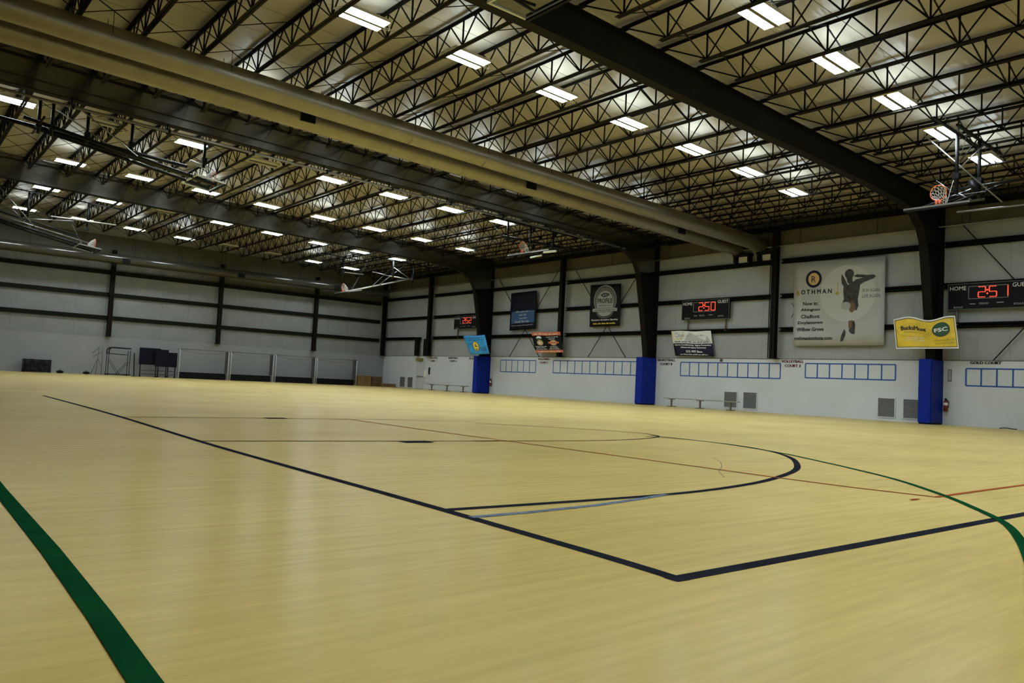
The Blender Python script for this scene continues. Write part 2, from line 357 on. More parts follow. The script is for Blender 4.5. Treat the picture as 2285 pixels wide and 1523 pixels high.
letter(wr, 'BLUE COURT', 46.1, 2.49, 1.3, .12, MT['black_paint'], bold=.014)
# painted rows of blue boxes
def grid(y0, y1, z0, z1, n, cuts=None):
    mb = MB(); x = WX-.005; t = .058
    rect(mb, y0, y1, z1-t/2, z1+t/2, x); rect(mb, y0, y1, z0-t/2, z0+t/2, x)
    for i in range(n+1):
        yy = y0+(y1-y0)*(cuts[i] if cuts else i/n); rect(mb, yy-t*.55, yy+t*.55, z0, z1, x)
    mb.build('painted_box_row', MT['blue_paint'], wr)['label'] = 'blue outlined row of boxes painted on wall'
grid(39.28, 43.05, 1.6, 2.41, 6); grid(29.55, 37.56, 1.63, 2.42, 12); grid(21.19, 27.25, 1.69, 2.42, 10); grid(15.66, 19.87, 1.77, 2.44, 7); grid(7.8, 12.85, 1.63, 2.32, 9)

# ------------------------------------------------------------------ steel frames
FN = ['nearest dark steel portal frame with its rafter crossing overhead', 'second dark steel portal frame, behind the two round ducts', 'third dark steel portal frame, the one farthest from the camera']
PROF = [(XL, 9.85), (4, 9.42), (12, 9.2), (18, 9.0), (24, 8.86), (28, 8.72), (30.6, 8.55), (31.6, 8.28), (32.2, 7.85), (32.55, 7.3)]
def rtop(x): return 10.58-.035*x
for i, yc in enumerate(FY):
    t = thing('steel_frame', FN[i], 'steel frame', (WX-.8, yc, 0)); p = P(t)
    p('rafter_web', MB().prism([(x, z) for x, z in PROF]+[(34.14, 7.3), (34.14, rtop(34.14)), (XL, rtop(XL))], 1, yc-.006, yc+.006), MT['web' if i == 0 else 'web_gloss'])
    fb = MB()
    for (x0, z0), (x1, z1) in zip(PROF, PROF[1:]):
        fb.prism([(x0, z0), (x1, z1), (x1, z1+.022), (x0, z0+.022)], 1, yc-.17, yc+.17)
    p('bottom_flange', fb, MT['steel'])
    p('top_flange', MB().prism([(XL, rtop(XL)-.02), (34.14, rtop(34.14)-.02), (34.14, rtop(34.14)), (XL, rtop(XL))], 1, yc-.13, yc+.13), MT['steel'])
    ci = [(32.55, 7.3), (33.0, 5.1), (33.4, 2.9), (33.5, .02)]
    p('column_web', MB().prism(ci+[(34.14, .02), (34.14, 7.4)], 1, yc-.006, yc+.006), MT['steel'])
    cf = MB()
    for (x0, z0), (x1, z1) in zip(ci, ci[1:]): cf.prism([(x0, z0), (x1, z1), (x1+.025, z1), (x0+.025, z0)], 1, yc-.18, yc+.18)
    p('column_flange', cf, MT['steel'])
    p('column_flange', MB().box(34.14, 34.165, yc-.18, yc+.18, .02, rtop(34)), MT['steel'])
    p('knee_plate', MB().prism([(32.55, 7.28), (34.14, 7.28), (34.14, 7.31), (32.55, 7.31)], 1, yc-.14, yc+.14), MT['steel'])
    if i: p('web_extension', MB().prism([(XL, rtop(XL)), (34.14, rtop(34.14)), (34.14, rtop(34.14)+.215), (XL, rtop(XL)+.215)], 1, yc-.006, yc+.006), MT['web_gloss'])
    if i == 1: p('web_stiffener', MB().prism([(XL, 10.3), (4, 9.78), (18, 9.36), (30, 8.95), (30, 8.965), (18, 9.375), (4, 9.795), (XL, 10.315)], 1, yc-.06, yc-.007), MT['web'])
    # padding round the foot of the column
    pt = thing('column_pad', ['bright blue vinyl pad on the nearest column, beside vents', 'bright blue vinyl pad on the middle column, left of long bench', 'bright blue vinyl pad on the farthest column, by the short bench'][i].replace(', left of', ', near the'), 'wall pad', (33.6, yc, 0), 'blue pads round the column feet'); q = P(pt)
    q('front_panel', MB().box(33.03, 33.09, yc-.20, yc+.27, .06, SEAM-.03), MT['blue_pad'])
    q('side_panel', MB().box(33.09, WX-.01, yc-.22, yc-.17, .06, SEAM-.03), MT['blue_pad'])
    q('side_panel', MB().box(33.09, WX-.01, yc+.23, yc+.28, .06, SEAM-.03), MT['blue_pad'])
    q('base_strip', MB().box(33.07, WX-.01, yc-.19, yc+.25, .0, .06), MT['black'])
    q('top_flap', MB().box(33.05, 33.37, yc-.19, yc+.26, SEAM-.03, SEAM-.015), MT['blue_pad'])

# intermediate wall columns
def hcol(mb, x, y, z0, z1, w=.26, d=.28, alongX=True):
    if alongX: mb.box(x-d/2, x-d/2+.02, y-w/2, y+w/2, z0, z1).box(x+d/2-.02, x+d/2, y-w/2, y+w/2, z0, z1).box(x-d/2, x+d/2, y-.012, y+.012, z0, z1)
    else: mb.box(x-w/2, x+w/2, y-d/2, y-d/2+.02, z0, z1).box(x-w/2, x+w/2, y+d/2-.02, y+d/2, z0, z1).box(x-.012, x+.012, y-d/2, y+d/2, z0, z1)
    return mb
for i, (yy, lb) in enumerate(((21.42,'dark wall column beside the large white runner banner'),(36.68,'dark wall column behind the orange edged black banner'),(51.9,'dark wall column beyond the farthest scoreboard'),(59.0,'dark steel column in the far corner of the hall'))):
    t = thing('wall_column', lb, 'column', (33.86, yy, SEAM), 'wall columns between the frames'); p = P(t)
    p('column_shaft', hcol(MB(), 33.86, yy, SEAM+.02, 9.0, .27 if i < 2 else .32), MT['steel'])
    p('base_plate', MB().box(33.68, WX-.01, yy-.18, yy+.18, SEAM, SEAM+.02), MT['steel'])
for x, lb in zip(BX[2:], ('dark end wall column at the open side of the hall','dark end wall column above the tubular frames','dark end wall column above the row of goals','dark end wall column nearest the far corner')):
    t = thing('wall_column', lb, 'column', (x, WY-.28, SEAM), 'columns on the end wall'); p = P(t)
    p('column_shaft', hcol(MB(), x, WY-.28, SEAM+.02, 8.6, .27, .28, False), MT['steel'])
    p('base_plate', MB().box(x-.18, x+.18, WY-.46, WY-.01, SEAM, SEAM+.02), MT['steel'])

# ------------------------------------------------------------------ bar joists and their bridging
JX = [16.15+1.575*k for k in range(-11, 12)]
DEP = .75
def chord(z, y0, y1, wing):
    mb = MB()
    for s in (-1, 1):
        a, b = sorted((s*.010, s*.08)); mb.box(a, b, y0, y1, z-.003, z+.003)
        a, b = sorted((s*.010, s*.016)); mb.box(a, b, y0, y1, z, z+wing)
    return mb
L = BAY
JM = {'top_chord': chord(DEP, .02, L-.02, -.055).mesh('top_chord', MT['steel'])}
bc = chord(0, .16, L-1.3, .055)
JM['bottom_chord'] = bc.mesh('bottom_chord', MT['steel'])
nodes = [1.52+1.22*i for i in range(11)]
wb_ = MB(); pts = [(0, .12, DEP-.03)]
for i, n in enumerate(nodes):
    pts.append((0, n, .03))
    if i < 10: pts.append((0, n+.61, DEP-.03))
pts.append((0, L-.12, DEP-.03))
for a, b in zip(pts, pts[1:]): wb_.tube(a, b, .022, 5)
JM['web_bar'] = wb_.mesh('web_bar', MT['steel'])
JM['vertical_strut'] = MB().bar((0, 0, .02), (0, 0, DEP-.02), .036, .036).mesh('vertical_strut', MT['steel'])
wv = MB(); wv.v = list(wb_.v); wv.f = list(wb_.f)
for n in nodes: wv.bar((0, n, .02), (0, n, DEP-.02), .036, .036)
JM['web_all'] = wv.mesh('web_bar', MT['steel'])
JM['seat'] = MB().box(-.06, .06, .02, .2, DEP-.08, DEP).mesh('bearing_seat', MT['steel'])
BAYS = [(FY[0]-BAY, 'in the bay nearest the camera', range(8, 23)), (FY[0], 'between the first and second frames', range(23)), (FY[1], 'between the second and third frames', range(23)), (FY[2], 'between the last frame and end wall', range(23))]
def jz(x): return 9.97-.035*x
for bi, (yb, ph, ks) in enumerate(BAYS):
    ks = list(ks); zmax = len(JX)
    for k in ks:
        x = JX[k]; n_from = zmax-1-k
        t = thing('bar_joist', f'{ORD[n_from]} bar joist out from the banner wall, {ph}', 'joist', (x, yb, jz(x)), f'bar joists {ph}')
        if bi == 3: t.scale = (1, .971, 1)
        obj('top_chord', JM['top_chord'], t); obj('bottom_chord', JM['bottom_chord'], t); obj('bearing_seat', JM['seat'], t); obj('bearing_seat', JM['seat'], t, (0, L-.22, 0))
        if bi < 3:
            obj('web_bar', JM['web_bar'], t)
            for n in nodes: obj('vertical_strut', JM['vertical_strut'], t, (0, n, 0))
        else: obj('web_bar', JM['web_all'], t)
    # cross bridging in lines along X
    dx = 1.575; dz = -.035*1.575
    b1 = MB().bar((0, 0, .02), (dx, .04, dz+DEP-.02), .036, .016).mesh('bridging_bar', MT['steel'])
    b2 = MB().bar((0, .06, DEP-.02), (dx, .02, dz+.02), .036, .016).mesh('bridging_bar', MT['steel'])
    bj = None
    rows = [n for i, n in enumerate(nodes) if i % 2 == 0]
    if bi == 0: rows = rows[2:]
    for ri, n in enumerate(rows):
        x0 = JX[ks[0]]
        t = thing('joist_bridging', f'{ORD[ri]} crossed bridging line, counted from the camera, {ph}', 'bracing', (x0, yb+n*(.971 if bi == 3 else 1), jz(x0)), f'cross bridging {ph}')
        if bi < 3:
            for j in range(len(ks)-1):
                obj('bridging_bar', b1, t, (dx*j, 0, dz*j)); obj('bridging_bar', b2, t, (dx*j, 0, dz*j))
        else:
            mb = MB()
            for j in range(len(ks)-1):
                mb.bar((dx*j, 0, dz*j+.02), (dx*j+dx, .04, dz*j+dz+DEP-.02), .036, .016).bar((dx*j, .06, dz*j+DEP-.02), (dx*j+dx, .02, dz*j+dz+.02), .036, .016)
            mb.build('bridging_bar', MT['steel'], t)
# eave strut along the top of the banner wall
tag(MB().box(WX-.2, WX-.02, YF, WY-.02, 9.0, 9.2).build('eave_strut', MT['steel']), 'dark eave strut along the top of the banner wall', 'beam')

# ------------------------------------------------------------------ ceiling lights
LX, LW = 1.2, .70
def fixture_meshes(on):
    d = {}
    d['housing'] = MB().box(-LX/2, LX/2, -LW/2, LW/2, .05, .075).box(-LX/2, LX/2, -LW/2, -LW/2+.012, 0, .05).box(-LX/2, LX/2, LW/2-.012, LW/2, 0, .05).mesh('housing', MT['housing'])
    d['centre_channel'] = MB().box(-LX/2, LX/2, -.05, .05, -.035, .05).mesh('centre_channel', MT['dull'])
    d['lamp_bank'] = [MB().box(-LX/2+.03, LX/2-.03, s*.197-.14, s*.197+.14, .004, .03).mesh('lamp_bank', MT['lamp_on' if on else 'lamp_off']) for s in (-1, 1)]
    d['light_slot'] = MB().box(-LX/2+.1, LX/2-.1, -.3, -.12, .077, .082).box(-LX/2+.1, LX/2-.1, .12, .3, .077, .082).mesh('light_slot', MT['lamp_up' if on else 'lamp_off'])
    d['end_cap'] = [MB().box(s*LX/2-.012, s*LX/2+.012, -LW/2, LW/2, -.005, .05).mesh('end_cap', MT['lamp_end']) for s in (-1, 1)]
    hb = MB()
    for s in (-1, 1):
        for yy in (-.16, 0, .16): hb.tube((s*(LX/2), yy, .05), (s*.785, yy*.25, -.02), .010, 5)
    d['hanger'] = hb.mesh('hanger', MT['trim_white'])
    return d
FM = {True: fixture_meshes(True), False: fixture_meshes(False)}
ROWS = [
 ('in the added unseen row above the camera', [3.1,6.1,9.2,12.2,15.3,18.5,21.7], [2.5]*7, ()),  # out of view, put in to brighten the near floor
 ('in the added unseen row behind the camera', [3.1,6.1,9.2,12.2], [-4.4]*4, ()),  # another unseen row, added for more light on the near floor
 ('in the row nearest the camera', [15.28,18.56,21.82,25.08,28.38], [10.2,10.2,10.18,10.2,10.17], ()),
 ('in the row in front of the ducts', [8.92,12.03,15.28,18.45,21.73,24.98,28.35], [17.48,17.35,17.25,17.22,17.15,17.13,17.2], ()),
 ('in the row above the ducts', [8.95,12.1,15.3,18.45,21.6,24.8,27.95], [25.2]*7, ()),
 ('in the row just past the second frame', [3.33,6.33,9.33,12.29,15.43,18.61,21.8,24.98], [32.71,32.58,32.34,32.4,32.3,32.25,32.1,31.95], (1, 3)),
 ('in the row just before the third frame', [6.38,9.34,12.37,15.56,18.73,21.89,25.18,28.46], [40.25,40.18,40.03,40.09,39.96,39.9,39.91,39.91], ()),
 ('in the row just past the third frame', [6.52,9.56,12.52,15.66,18.82,22.04,25.11,27.92], [47.42,47.56,47.34,47.21,47.24,47.4,47.5,47.44], (2,)),
 ('in the row nearest the end wall', [6.5,9.6,12.67,15.82,18.85,22.12,25.2,28.2], [55.0,55.0,54.98,55.02,54.73,54.8,54.8,54.8], (4, 5)),
]
for ph, xs, ys, off in ROWS:
    for i, (x, yy) in enumerate(zip(xs, ys)):
        on = i not in off; d = FM[on]; z = 10.05-.035*x
        t = thing('ceiling_light', f'{ORD[len(xs)-1-i]} {"lit" if on else "unlit"} ceiling light from the banner wall, {ph}', 'light', (x, yy, z), 'twin bank ceiling lights')
        t.rotation_euler = (0, math.atan(.035), 0)
        obj('housing', d['housing'], t); obj('centre_channel', d['centre_channel'], t)
        for b_ in d['lamp_bank']: obj('lamp_bank', b_, t)
        obj('light_slot', d['light_slot'], t); obj('hanger', d['hanger'], t)
        for b_ in d['end_cap']: obj('end_cap', b_, t)

# ------------------------------------------------------------------ ducts
def duct(label, yc, zc, sl, r, x0, x1, regs, side, seg=3.05, m='galv'):
    t = thing('round_duct', label, 'duct', ((x0+x1)/2, yc, zc+sl*(x0+x1)/2)); p = P(t); x = x0
    while x < x1-.1:
        xe = min(x+seg, x1)
        p('duct_section', MB().tube((x, yc, zc+sl*x), (xe-.01, yc, zc+sl*xe), r, 36, cap=False), MT[m], True)
        p('seam_band', MB().tube((xe-.03, yc, zc+sl*xe), (xe+.03, yc, zc+sl*xe), r+.012, 36, cap=False), MT[m], True)
        if int((x-x0)/seg) % 1 == 0: [p('hanger_strap', MB().tube((xe, yc+sg*(r+.005), zc+sl*xe), (xe, yc+sg*(r+.005), 10.0-.035*xe), .008, 5), MT['steel']) for sg in (-1, 1)]
        x = xe
    for xr, dz in regs:
        z = zc+sl*xr+dz
        g_ = p('register', MB().box(xr-.24, xr+.24, yc+side*(r-.06)-.04, yc+side*(r-.06)+.1*side+.0, z-.16, z+.16), MT['black'])
        f_ = MB()
        for k in range(5): f_.box(xr-.22, xr+.22, yc+side*(r+.045), yc+side*(r+.055), z-.14+.062*k, z-.12+.062*k)
        f_ = p('register_blade', f_, MT['black'], parent=g_)
    return t
duct('galvanised round duct crossing the hall, the nearer of the pair', 22.3, 9.34, -.030, .345, -8., 34.0, (), -1)
duct('galvanised round duct crossing the hall, the farther of the pair', 23.7, 9.27, -.030, .345, -8., 34.0, ((.5,-.02),(10.22,-.02),(19.65,-.03),(29.0,-.03)), -1)
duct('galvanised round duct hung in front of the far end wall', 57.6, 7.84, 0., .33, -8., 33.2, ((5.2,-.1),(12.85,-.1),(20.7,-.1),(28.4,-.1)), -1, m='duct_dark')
for yy, lb in ((22.02, 'dark bracket on the banner wall under the nearer duct'), (23.4, 'dark bracket on the banner wall under the farther duct')):
    t = thing('duct_bracket', lb, 'bracket', (WX-.2, yy, 7.4)); p = P(t)
    p('leg', MB().box(WX-.35, WX-.02, yy-.46, yy-.36, 7.53, 7.86), MT['steel']); p('leg', MB().box(WX-.35, WX-.02, yy+.36, yy+.46, 7.53, 7.86), MT['steel'])
    p('crossbar', MB().box(WX-.38, WX-.02, yy-.5, yy+.5, 7.86, 7.97), MT['steel']); p('backing_plate', MB().box(WX-.03, WX-.005, yy-.36, yy+.36, 7.53, 7.86), MT['white'])
# pipe along the banner wall with hangers
t = thing('wall_pipe', 'thin grey pipe running high along the banner wall', 'pipe', (WX-.22, 30, 8.22)); p = P(t)
p('pipe', MB().tube((WX-.22, YF, 8.22), (WX-.22, WY-.3, 8.1), .035, 8), MT['pipe'], True)
for yy in (10.4, 12.73, 16.5, 20.2, 25.3, 28.2, 32.5, 40.5, 48.7, 55): p('hanger_rod', MB().tube((WX-.22, yy, 8.2), (WX-.22, yy, 9.0), .012, 5), MT['steel'])
# roller pipe of the divider curtain below the second frame
t = thing('curtain_pipe', 'bright steel roller pipe clamped below the second frame', 'pipe', (16, 28.7, 9)); p = P(t)
p('pipe', MB().tube((-6, 28.72, 9.36), (31.0, 28.72, 8.36), .045, 10), MT['pipe'], True)
for xx in (1.5, 4.5, 7.5, 10.5, 13.5, 16.5, 19.5, 22.5, 25.5, 28.5, 30.6):
    zz = 9.36-(xx+6)/37.*1.0
    p('clamp', MB().box(xx-.04, xx+.04, 28.66, 28.78, zz-.07, zz+.07).box(xx-.02, xx+.02, 28.7, 29.05, zz+.06, zz+.10).box(xx-.02, xx+.02, 29.0, 29.05, zz+.06, zz+.34), MT['steel'])

# ------------------------------------------------------------------ retracted basketball backstops
def backstop(label, pivot, zp, C, tilt=0., br=.036, bm='frame_black', fr_='alu', masts=None, white=False, ring=True, braces=True, extra=(), zmast=None, net_dir=-1):
    """pivot (x,y) of the hanging masts, zp height of the folding joint, C centre of the folded board"""
    px, py = pivot; cx, cy, cz = C; d = 1 if cx > px else -1
    t = thing('basketball_backstop', label, 'basketball hoop', (px, py, zp)); p = P(t)
    ms = masts or ((px, py-.9), (px, py+.9))
    for mx_, my_ in ms:
        p('mast', MB().tube((mx_, my_, zmast or zp-.25), (mx_, my_, jz(mx_)-.03), .055, 10), MT['frame_black'], True)
        p('mast_foot', MB().box(mx_-.09, mx_+.09, my_-.09, my_+.09, zp-.09, zp+.09), MT['frame_black'])
    p('cross_tube', MB().tube((px, py-1.25, zp), (px, py+1.25, zp), .04, 8), MT['frame_black'], True)
    for mx_, my_ in ms:
        p('hanger_beam', MB().bar((mx_-1.7, my_, jz(mx_-1.7)-.03), (mx_+1.7, my_, jz(mx_+1.7)-.03), .08, .06), MT['frame_black'])
    for s in (-.42, .42):
        p('boom_tube', MB().tube((px-d*.5, py+s, zp+.08), (cx+d*.35, cy+s, cz-.07), br, 8), MT[bm], True)
    p('boom_stay', MB().tube((px+(cx-px)*.5, py-.42, (zp+cz)/2), (px+(cx-px)*.5, py+.42, (zp+cz)/2), .025, 6).tube((px+(cx-px)*.2, py-.42, zp+(cz-zp)*.2), (px+(cx-px)*.8, py+.42, zp+(cz-zp)*.8), .02, 6), MT['frame_black'])
    for nm_, a_, b_, r_, m_ in extra: p(nm_, MB().tube(a_, b_, r_, 8), MT[m_], True)
    for s in (-1, 1) if braces else ():
        p('brace', MB().tube((px+(cx-px)*.55, py+s*.42, zp+(cz-zp)*.55), (px+(cx-px)*.1, py+s*.9, jz(px)+.05), .022, 6), MT['pipe'], True)
    p('winch_cable', MB().tube((cx-d*.2, cy, cz+.05), (px+(cx-px)*.7, py, jz(px)), .009, 5), MT['pipe'])
    bx0, bx1 = cx-.535, cx+.535; tz = lambda xx: cz+tilt*(xx-cx)
    bp_ = MB().add([(bx0,cy-.915,tz(bx0)),(bx1,cy-.915,tz(bx1)),(bx1,cy+.915,tz(bx1)),(bx0,cy+.915,tz(bx0)),(bx0,cy-.915,tz(bx0)+.012),(bx1,cy-.915,tz(bx1)+.012),(bx1,cy+.915,tz(bx1)+.012),(bx0,cy+.915,tz(bx0)+.012)],
                   [(0,3,2,1),(4,5,6,7),(0,1,5,4),(1,2,6,5),(2,3,7,6),(3,0,4,7)])
    bo = p('backboard', bp_, MT['glass'])
    fm = MB(); tm = MT['trim_white'] if white else MT[fr_]
    fm.bar((bx0,cy-.915,tz(bx0)),(bx1,cy-.915,tz(bx1)),.05,.06).bar((bx0,cy+.915,tz(bx0)),(bx1,cy+.915,tz(bx1)),.05,.06).bar((bx0,cy-.94,tz(bx0)),(bx0,cy+.94,tz(bx0)),.05,.06).bar((bx1,cy-.94,tz(bx1)),(bx1,cy+.94,tz(bx1)),.05,.06)
    p('board_frame', fm, tm, parent=bo)
    xe = cx+d*.38
    p('edge_padding', MB().bar((bx1 if d > 0 else bx0, cy-.9, tz(bx1 if d > 0 else bx0)-.05), (bx1 if d > 0 else bx0, cy+.9, tz(bx1 if d > 0 else bx0)-.05), .07, .05), MT['black'], parent=bo)
    if ring:
        rc = Vector((xe, cy, tz(xe)+.38))
        ro = p('rim', MB().ring(rc, (0,1,0), (0,0,1), .23, .014, 24, 6).bar((xe, cy-.05, tz(xe)+.01), (xe, cy-.05, tz(xe)+.16), .05, .07).bar((xe, cy+.05, tz(xe)+.01), (xe, cy+.05, tz(xe)+.16), .05, .07), MT['rim'], True)
        nm = MB(); n = 12; lv = []
        for j, (k, dx_, dz_) in enumerate(((.23,0,0),(.19,.10,-.02),(.155,.19,-.06),(.13,.27,-.12),(.12,.33,-.20))):
            lv.append([rc+Vector((net_dir*d*dx_, k*math.cos(2*math.pi*(i+.5*j)/n), k*math.sin(2*math.pi*(i+.5*j)/n)+dz_)) for i in range(n)])
        for a, b in zip(lv, lv[1:]):
            for i in range(n):
                nm.tube(a[i], b[i], .008, 4, cap=False); nm.tube(a[i], b[(i-1)%n], .008, 4, cap=False)
        p('net', nm, MT['cord'], parent=ro)
    return t
backstop('folded hoop nearest the banner wall, its orange rim by the first frame', (26.6, 9.6), 7.75, (24.7, 10.0, 6.84), .244, fr_='dull', masts=((25.05, 9.78), (26.0, 9.5)), zmast=7.2, braces=False, extra=(
 ('brace', (25.3,10.88,9.32), (25.3,8.62,6.83), .022, 'pipe'), ('brace', (25.6,9.91,8.14), (25.6,9.22,8.74), .022, 'pipe'), ('brace', (25.6,9.91,8.35), (25.6,9.44,8.92), .02, 'frame_black'),
 ('lower_tube', (26.5,10.32,6.98), (26.5,8.0,6.93), .03, 'pipe'), ('brace', (25.2,9.83,7.27), (25.2,9.41,6.99), .02, 'pipe'), ('brace', (25.0,10.34,7.69), (25.0,9.92,7.32), .014, 'pipe'),
 ('winch_motor', (25.8,9.66,7.72), (25.8,9.46,7.36), .11, 'frame_black')))
backstop('folded hoop under the dark bay just past the second frame', (28.3, 31.2), 8.2, (25.3, 30.1, 7.45), .262, masts=((24.7, 31.05), (26.1, 30.9), (27.6, 30.8)), zmast=8.0, braces=False, extra=(
 ('cross_boom', (24.3,31.0,8.23), (29.7,31.0,8.3), .065, 'frame_black'), ('brace', (24.0,31.5,8.95), (24.6,31.4,8.3), .02, 'pipe'), ('brace', (25.0,31.5,8.9), (25.6,31.4,8.4), .025, 'frame_black'),
 ('lit_frame_bar', (26.5,30.23,7.66), (26.5,29.33,7.63), .06, 'trim_white'), ('lit_frame_bar', (26.5,31.28,7.48), (26.5,30.43,7.51), .05, 'trim_white')))  # lengths of board frame, whitened to show light falling on them
backstop('folded hoop near the far corner, above the last goal', (29.6, 49.0), 8.0, (25.3, 49.3, 6.6), 0.22, br=.05, bm='alu', masts=((25.15, 50.0), (27.73, 47.5), (29.4, 47.5)), zmast=7.6, extra=(
 ('top_tube', (27.4,47.5,7.83), (29.6,47.5,7.8), .04, 'alu'), ('top_tube', (25.3,50.0,8.02), (26.8,50.0,8.05), .04, 'alu'), ('brace', (27.8,47.5,8.46), (29.0,47.5,7.9), .03, 'alu'), ('brace', (26.4,48.0,8.04), (27.65,48.0,7.91), .035, 'pipe')))
backstop('folded hoop with long boom low over the end of the hall', (3.6, 48.5), 8.2, (8.8, 48.4, 7.1), -.12, br=.07, masts=((5.9, 48.5), (8.75, 48.5)), zmast=8.3, extra=(
 ('long_boom', (3.6,48.6,8.66), (8.3,48.6,7.75), .05, 'frame_black'), ('long_boom', (3.6,48.4,8.42), (9.0,48.4,7.38), .03, 'pipe'), ('top_tube', (5.4,48.0,8.13), (8.0,48.0,8.43), .03, 'pipe'), ('top_tube', (6.9,48.0,8.5), (10.1,48.0,8.56), .04, 'alu')))
backstop('folded hoop with long dark boom hanging below the second frame', (3.9, 31.3), 8.9, (9.6, 31.4, 8.05), -.12, br=.065, white=True, masts=((3.9, 31.2), (4.3, 31.2), (5.4, 31.2), (6.87, 31.2), (9.5, 31.2)), zmast=8.6, extra=(  # board frame coloured white for the light on its edge
 ('long_boom', (2.0,31.6,9.02), (9.0,31.6,8.61), .07, 'frame_black'), ('long_boom', (3.8,31.4,8.89), (9.8,31.4,8.13), .08, 'frame_black'), ('lit_frame_edge', (9.03,31.4,8.8), (9.73,31.4,8.65), .07, 'trim_white')))  # last bar is the lit board frame edge, its brightness painted in white
backstop('white edged glass backboard folded under the nearest frame', (6.2, 12.2), 9.3, (10.2, 12.3, 8.92), 0., white=True, ring=False)

# ------------------------------------------------------------------ scoreboards
SEGS = {'0':'abcdef','1':'bc','2':'abged','5':'afgcd',':':':'}
def scoreboard(label, yl, z0, z1, width, time_):
    h = z1-z0; t = thing('scoreboard', label, 'scoreboard', (WX-.15, yl-width/2, z0), 'scoreboards on the banner wall'); p = P(t); yr = yl-width; xf = WX-.25
    p('case', MB().box(xf, WX-.13, yr, yl, z0, z1), MT['blackgloss'])
    fr = MB(); 
    for a in ((yr, yl, z0-.012, z0+.012), (yr, yl, z1-.012, z1+.012), (yr-.012, yr+.012, z0, z1), (yl-.012, yl+.012, z0, z1)): fr.box(xf-.012, xf+.01, a[0], a[1], a[2], a[3])
    p('case_rim', fr, MT['dim_print'])
    for a in (yr+.3, yl-.3): p('mounting_rail', MB().box(WX-.125, WX-.03, a-.03, a+.03, z0-.62, z1+.1), MT['dull'])
    x = xf-.014
    letter(t, 'HOME', yl-width*.125, z1-h*.17, width*.2, h*.155, MT['white'], x); letter(t, 'GUEST', yr+width*.125, z1-h*.14, width*.215, h*.155, MT['white'], x)
    for s, f, zz, w, mm in (('BONUS', .13, .08, .11, 'grey_print'), ('PERIOD', .44, .2, .11, 'grey_print'), ('BONUS', .84, .14, .11, 'grey_print')):
        letter(t, s, yl-width*f, z0+h*zz, width*w, h*.075, MT[mm], x)
    p('worn_caption', MB().box(x-.003, x, yl-width*.34, yl-width*.27, z0+h*.18, z0+h*.21).box(x-.003, x, yl-width*.67, yl-width*.59, z0+h*.2, z0+h*.23), MT['grey_print'])
    ca, cb = yl-width*.255, yl-width*.72; za, zb = z1-h*.12, z1-h*.60
    p('clock_border', MB().bar((x,ca,za),(x,cb,za),.014,.014).bar((x,ca,zb),(x,cb,zb),.014,.014).bar((x,ca,za),(x,ca,zb),.014,.014).bar((x,cb,za),(x,cb,zb),.014,.014), MT['grey_print'])
    led = MB(); dim = MB()
    dw, dh = width*.085, h*.40; zt = z1-h*.15
    def digit(mb, c, y_):
        w2 = dw/2; pts = {'a':((y_+w2,zt),(y_-w2,zt)),'b':((y_-w2,zt),(y_-w2,zt-dh/2)),'c':((y_-w2,zt-dh/2),(y_-w2,zt-dh)),'d':((y_+w2,zt-dh),(y_-w2,zt-dh)),'e':((y_+w2,zt-dh/2),(y_+w2,zt-dh)),'f':((y_+w2,zt),(y_+w2,zt-dh/2)),'g':((y_+w2,zt-dh/2),(y_-w2,zt-dh/2))}
        for s in SEGS[c]:
            (ya, za_), (yb_, zb_) = pts[s]; n = 4
            for k in range(n):
                f = (k+.5)/n; yy, zz = ya+(yb_-ya)*f, za_+(zb_-za_)*f; r = dh*.048
                mb.box(x-.012, x, yy-r, yy+r, zz-r, zz+r)
    for c, f in zip(time_.replace(':', ''), (.415, .545, .675)): digit(led, c, yl-width*f)
    for zz in (zt-dh*.33, zt-dh*.67): led.box(x-.012, x, yl-width*.48-.028, yl-width*.48+.028, zz-.028, zz+.028)
    p('clock_digits', led, MT['led'])['label'] = 'glowing red clock digits'
    for c, f in zip('88', (.09, .16)):
        for ff in (f, 1-f):
            for s in range(7):
                pass
    q = MB()
    for f in (.09, .165, .835, .91):
        for k in range(3): q.box(x-.004, x, yl-width*f-.07, yl-width*f+.07, z0+h*(.32+.17*k)-.012, z0+h*(.32+.17*k)+.012)
    p('unlit_digits', q, MT['black'])
scoreboard('black scoreboard reading 2:51, above the gold court sign', 13.49, 4.70, 5.73, 3.05, '2:51')
scoreboard('black scoreboard reading 2:50, above the navy and white banner', 27.1, 4.70, 5.74, 3.02, '2:50')
scoreboard('black scoreboard reading 2:52, partly behind the farthest column', 48.62, 4.68, 5.64, 3.02, '2:52')

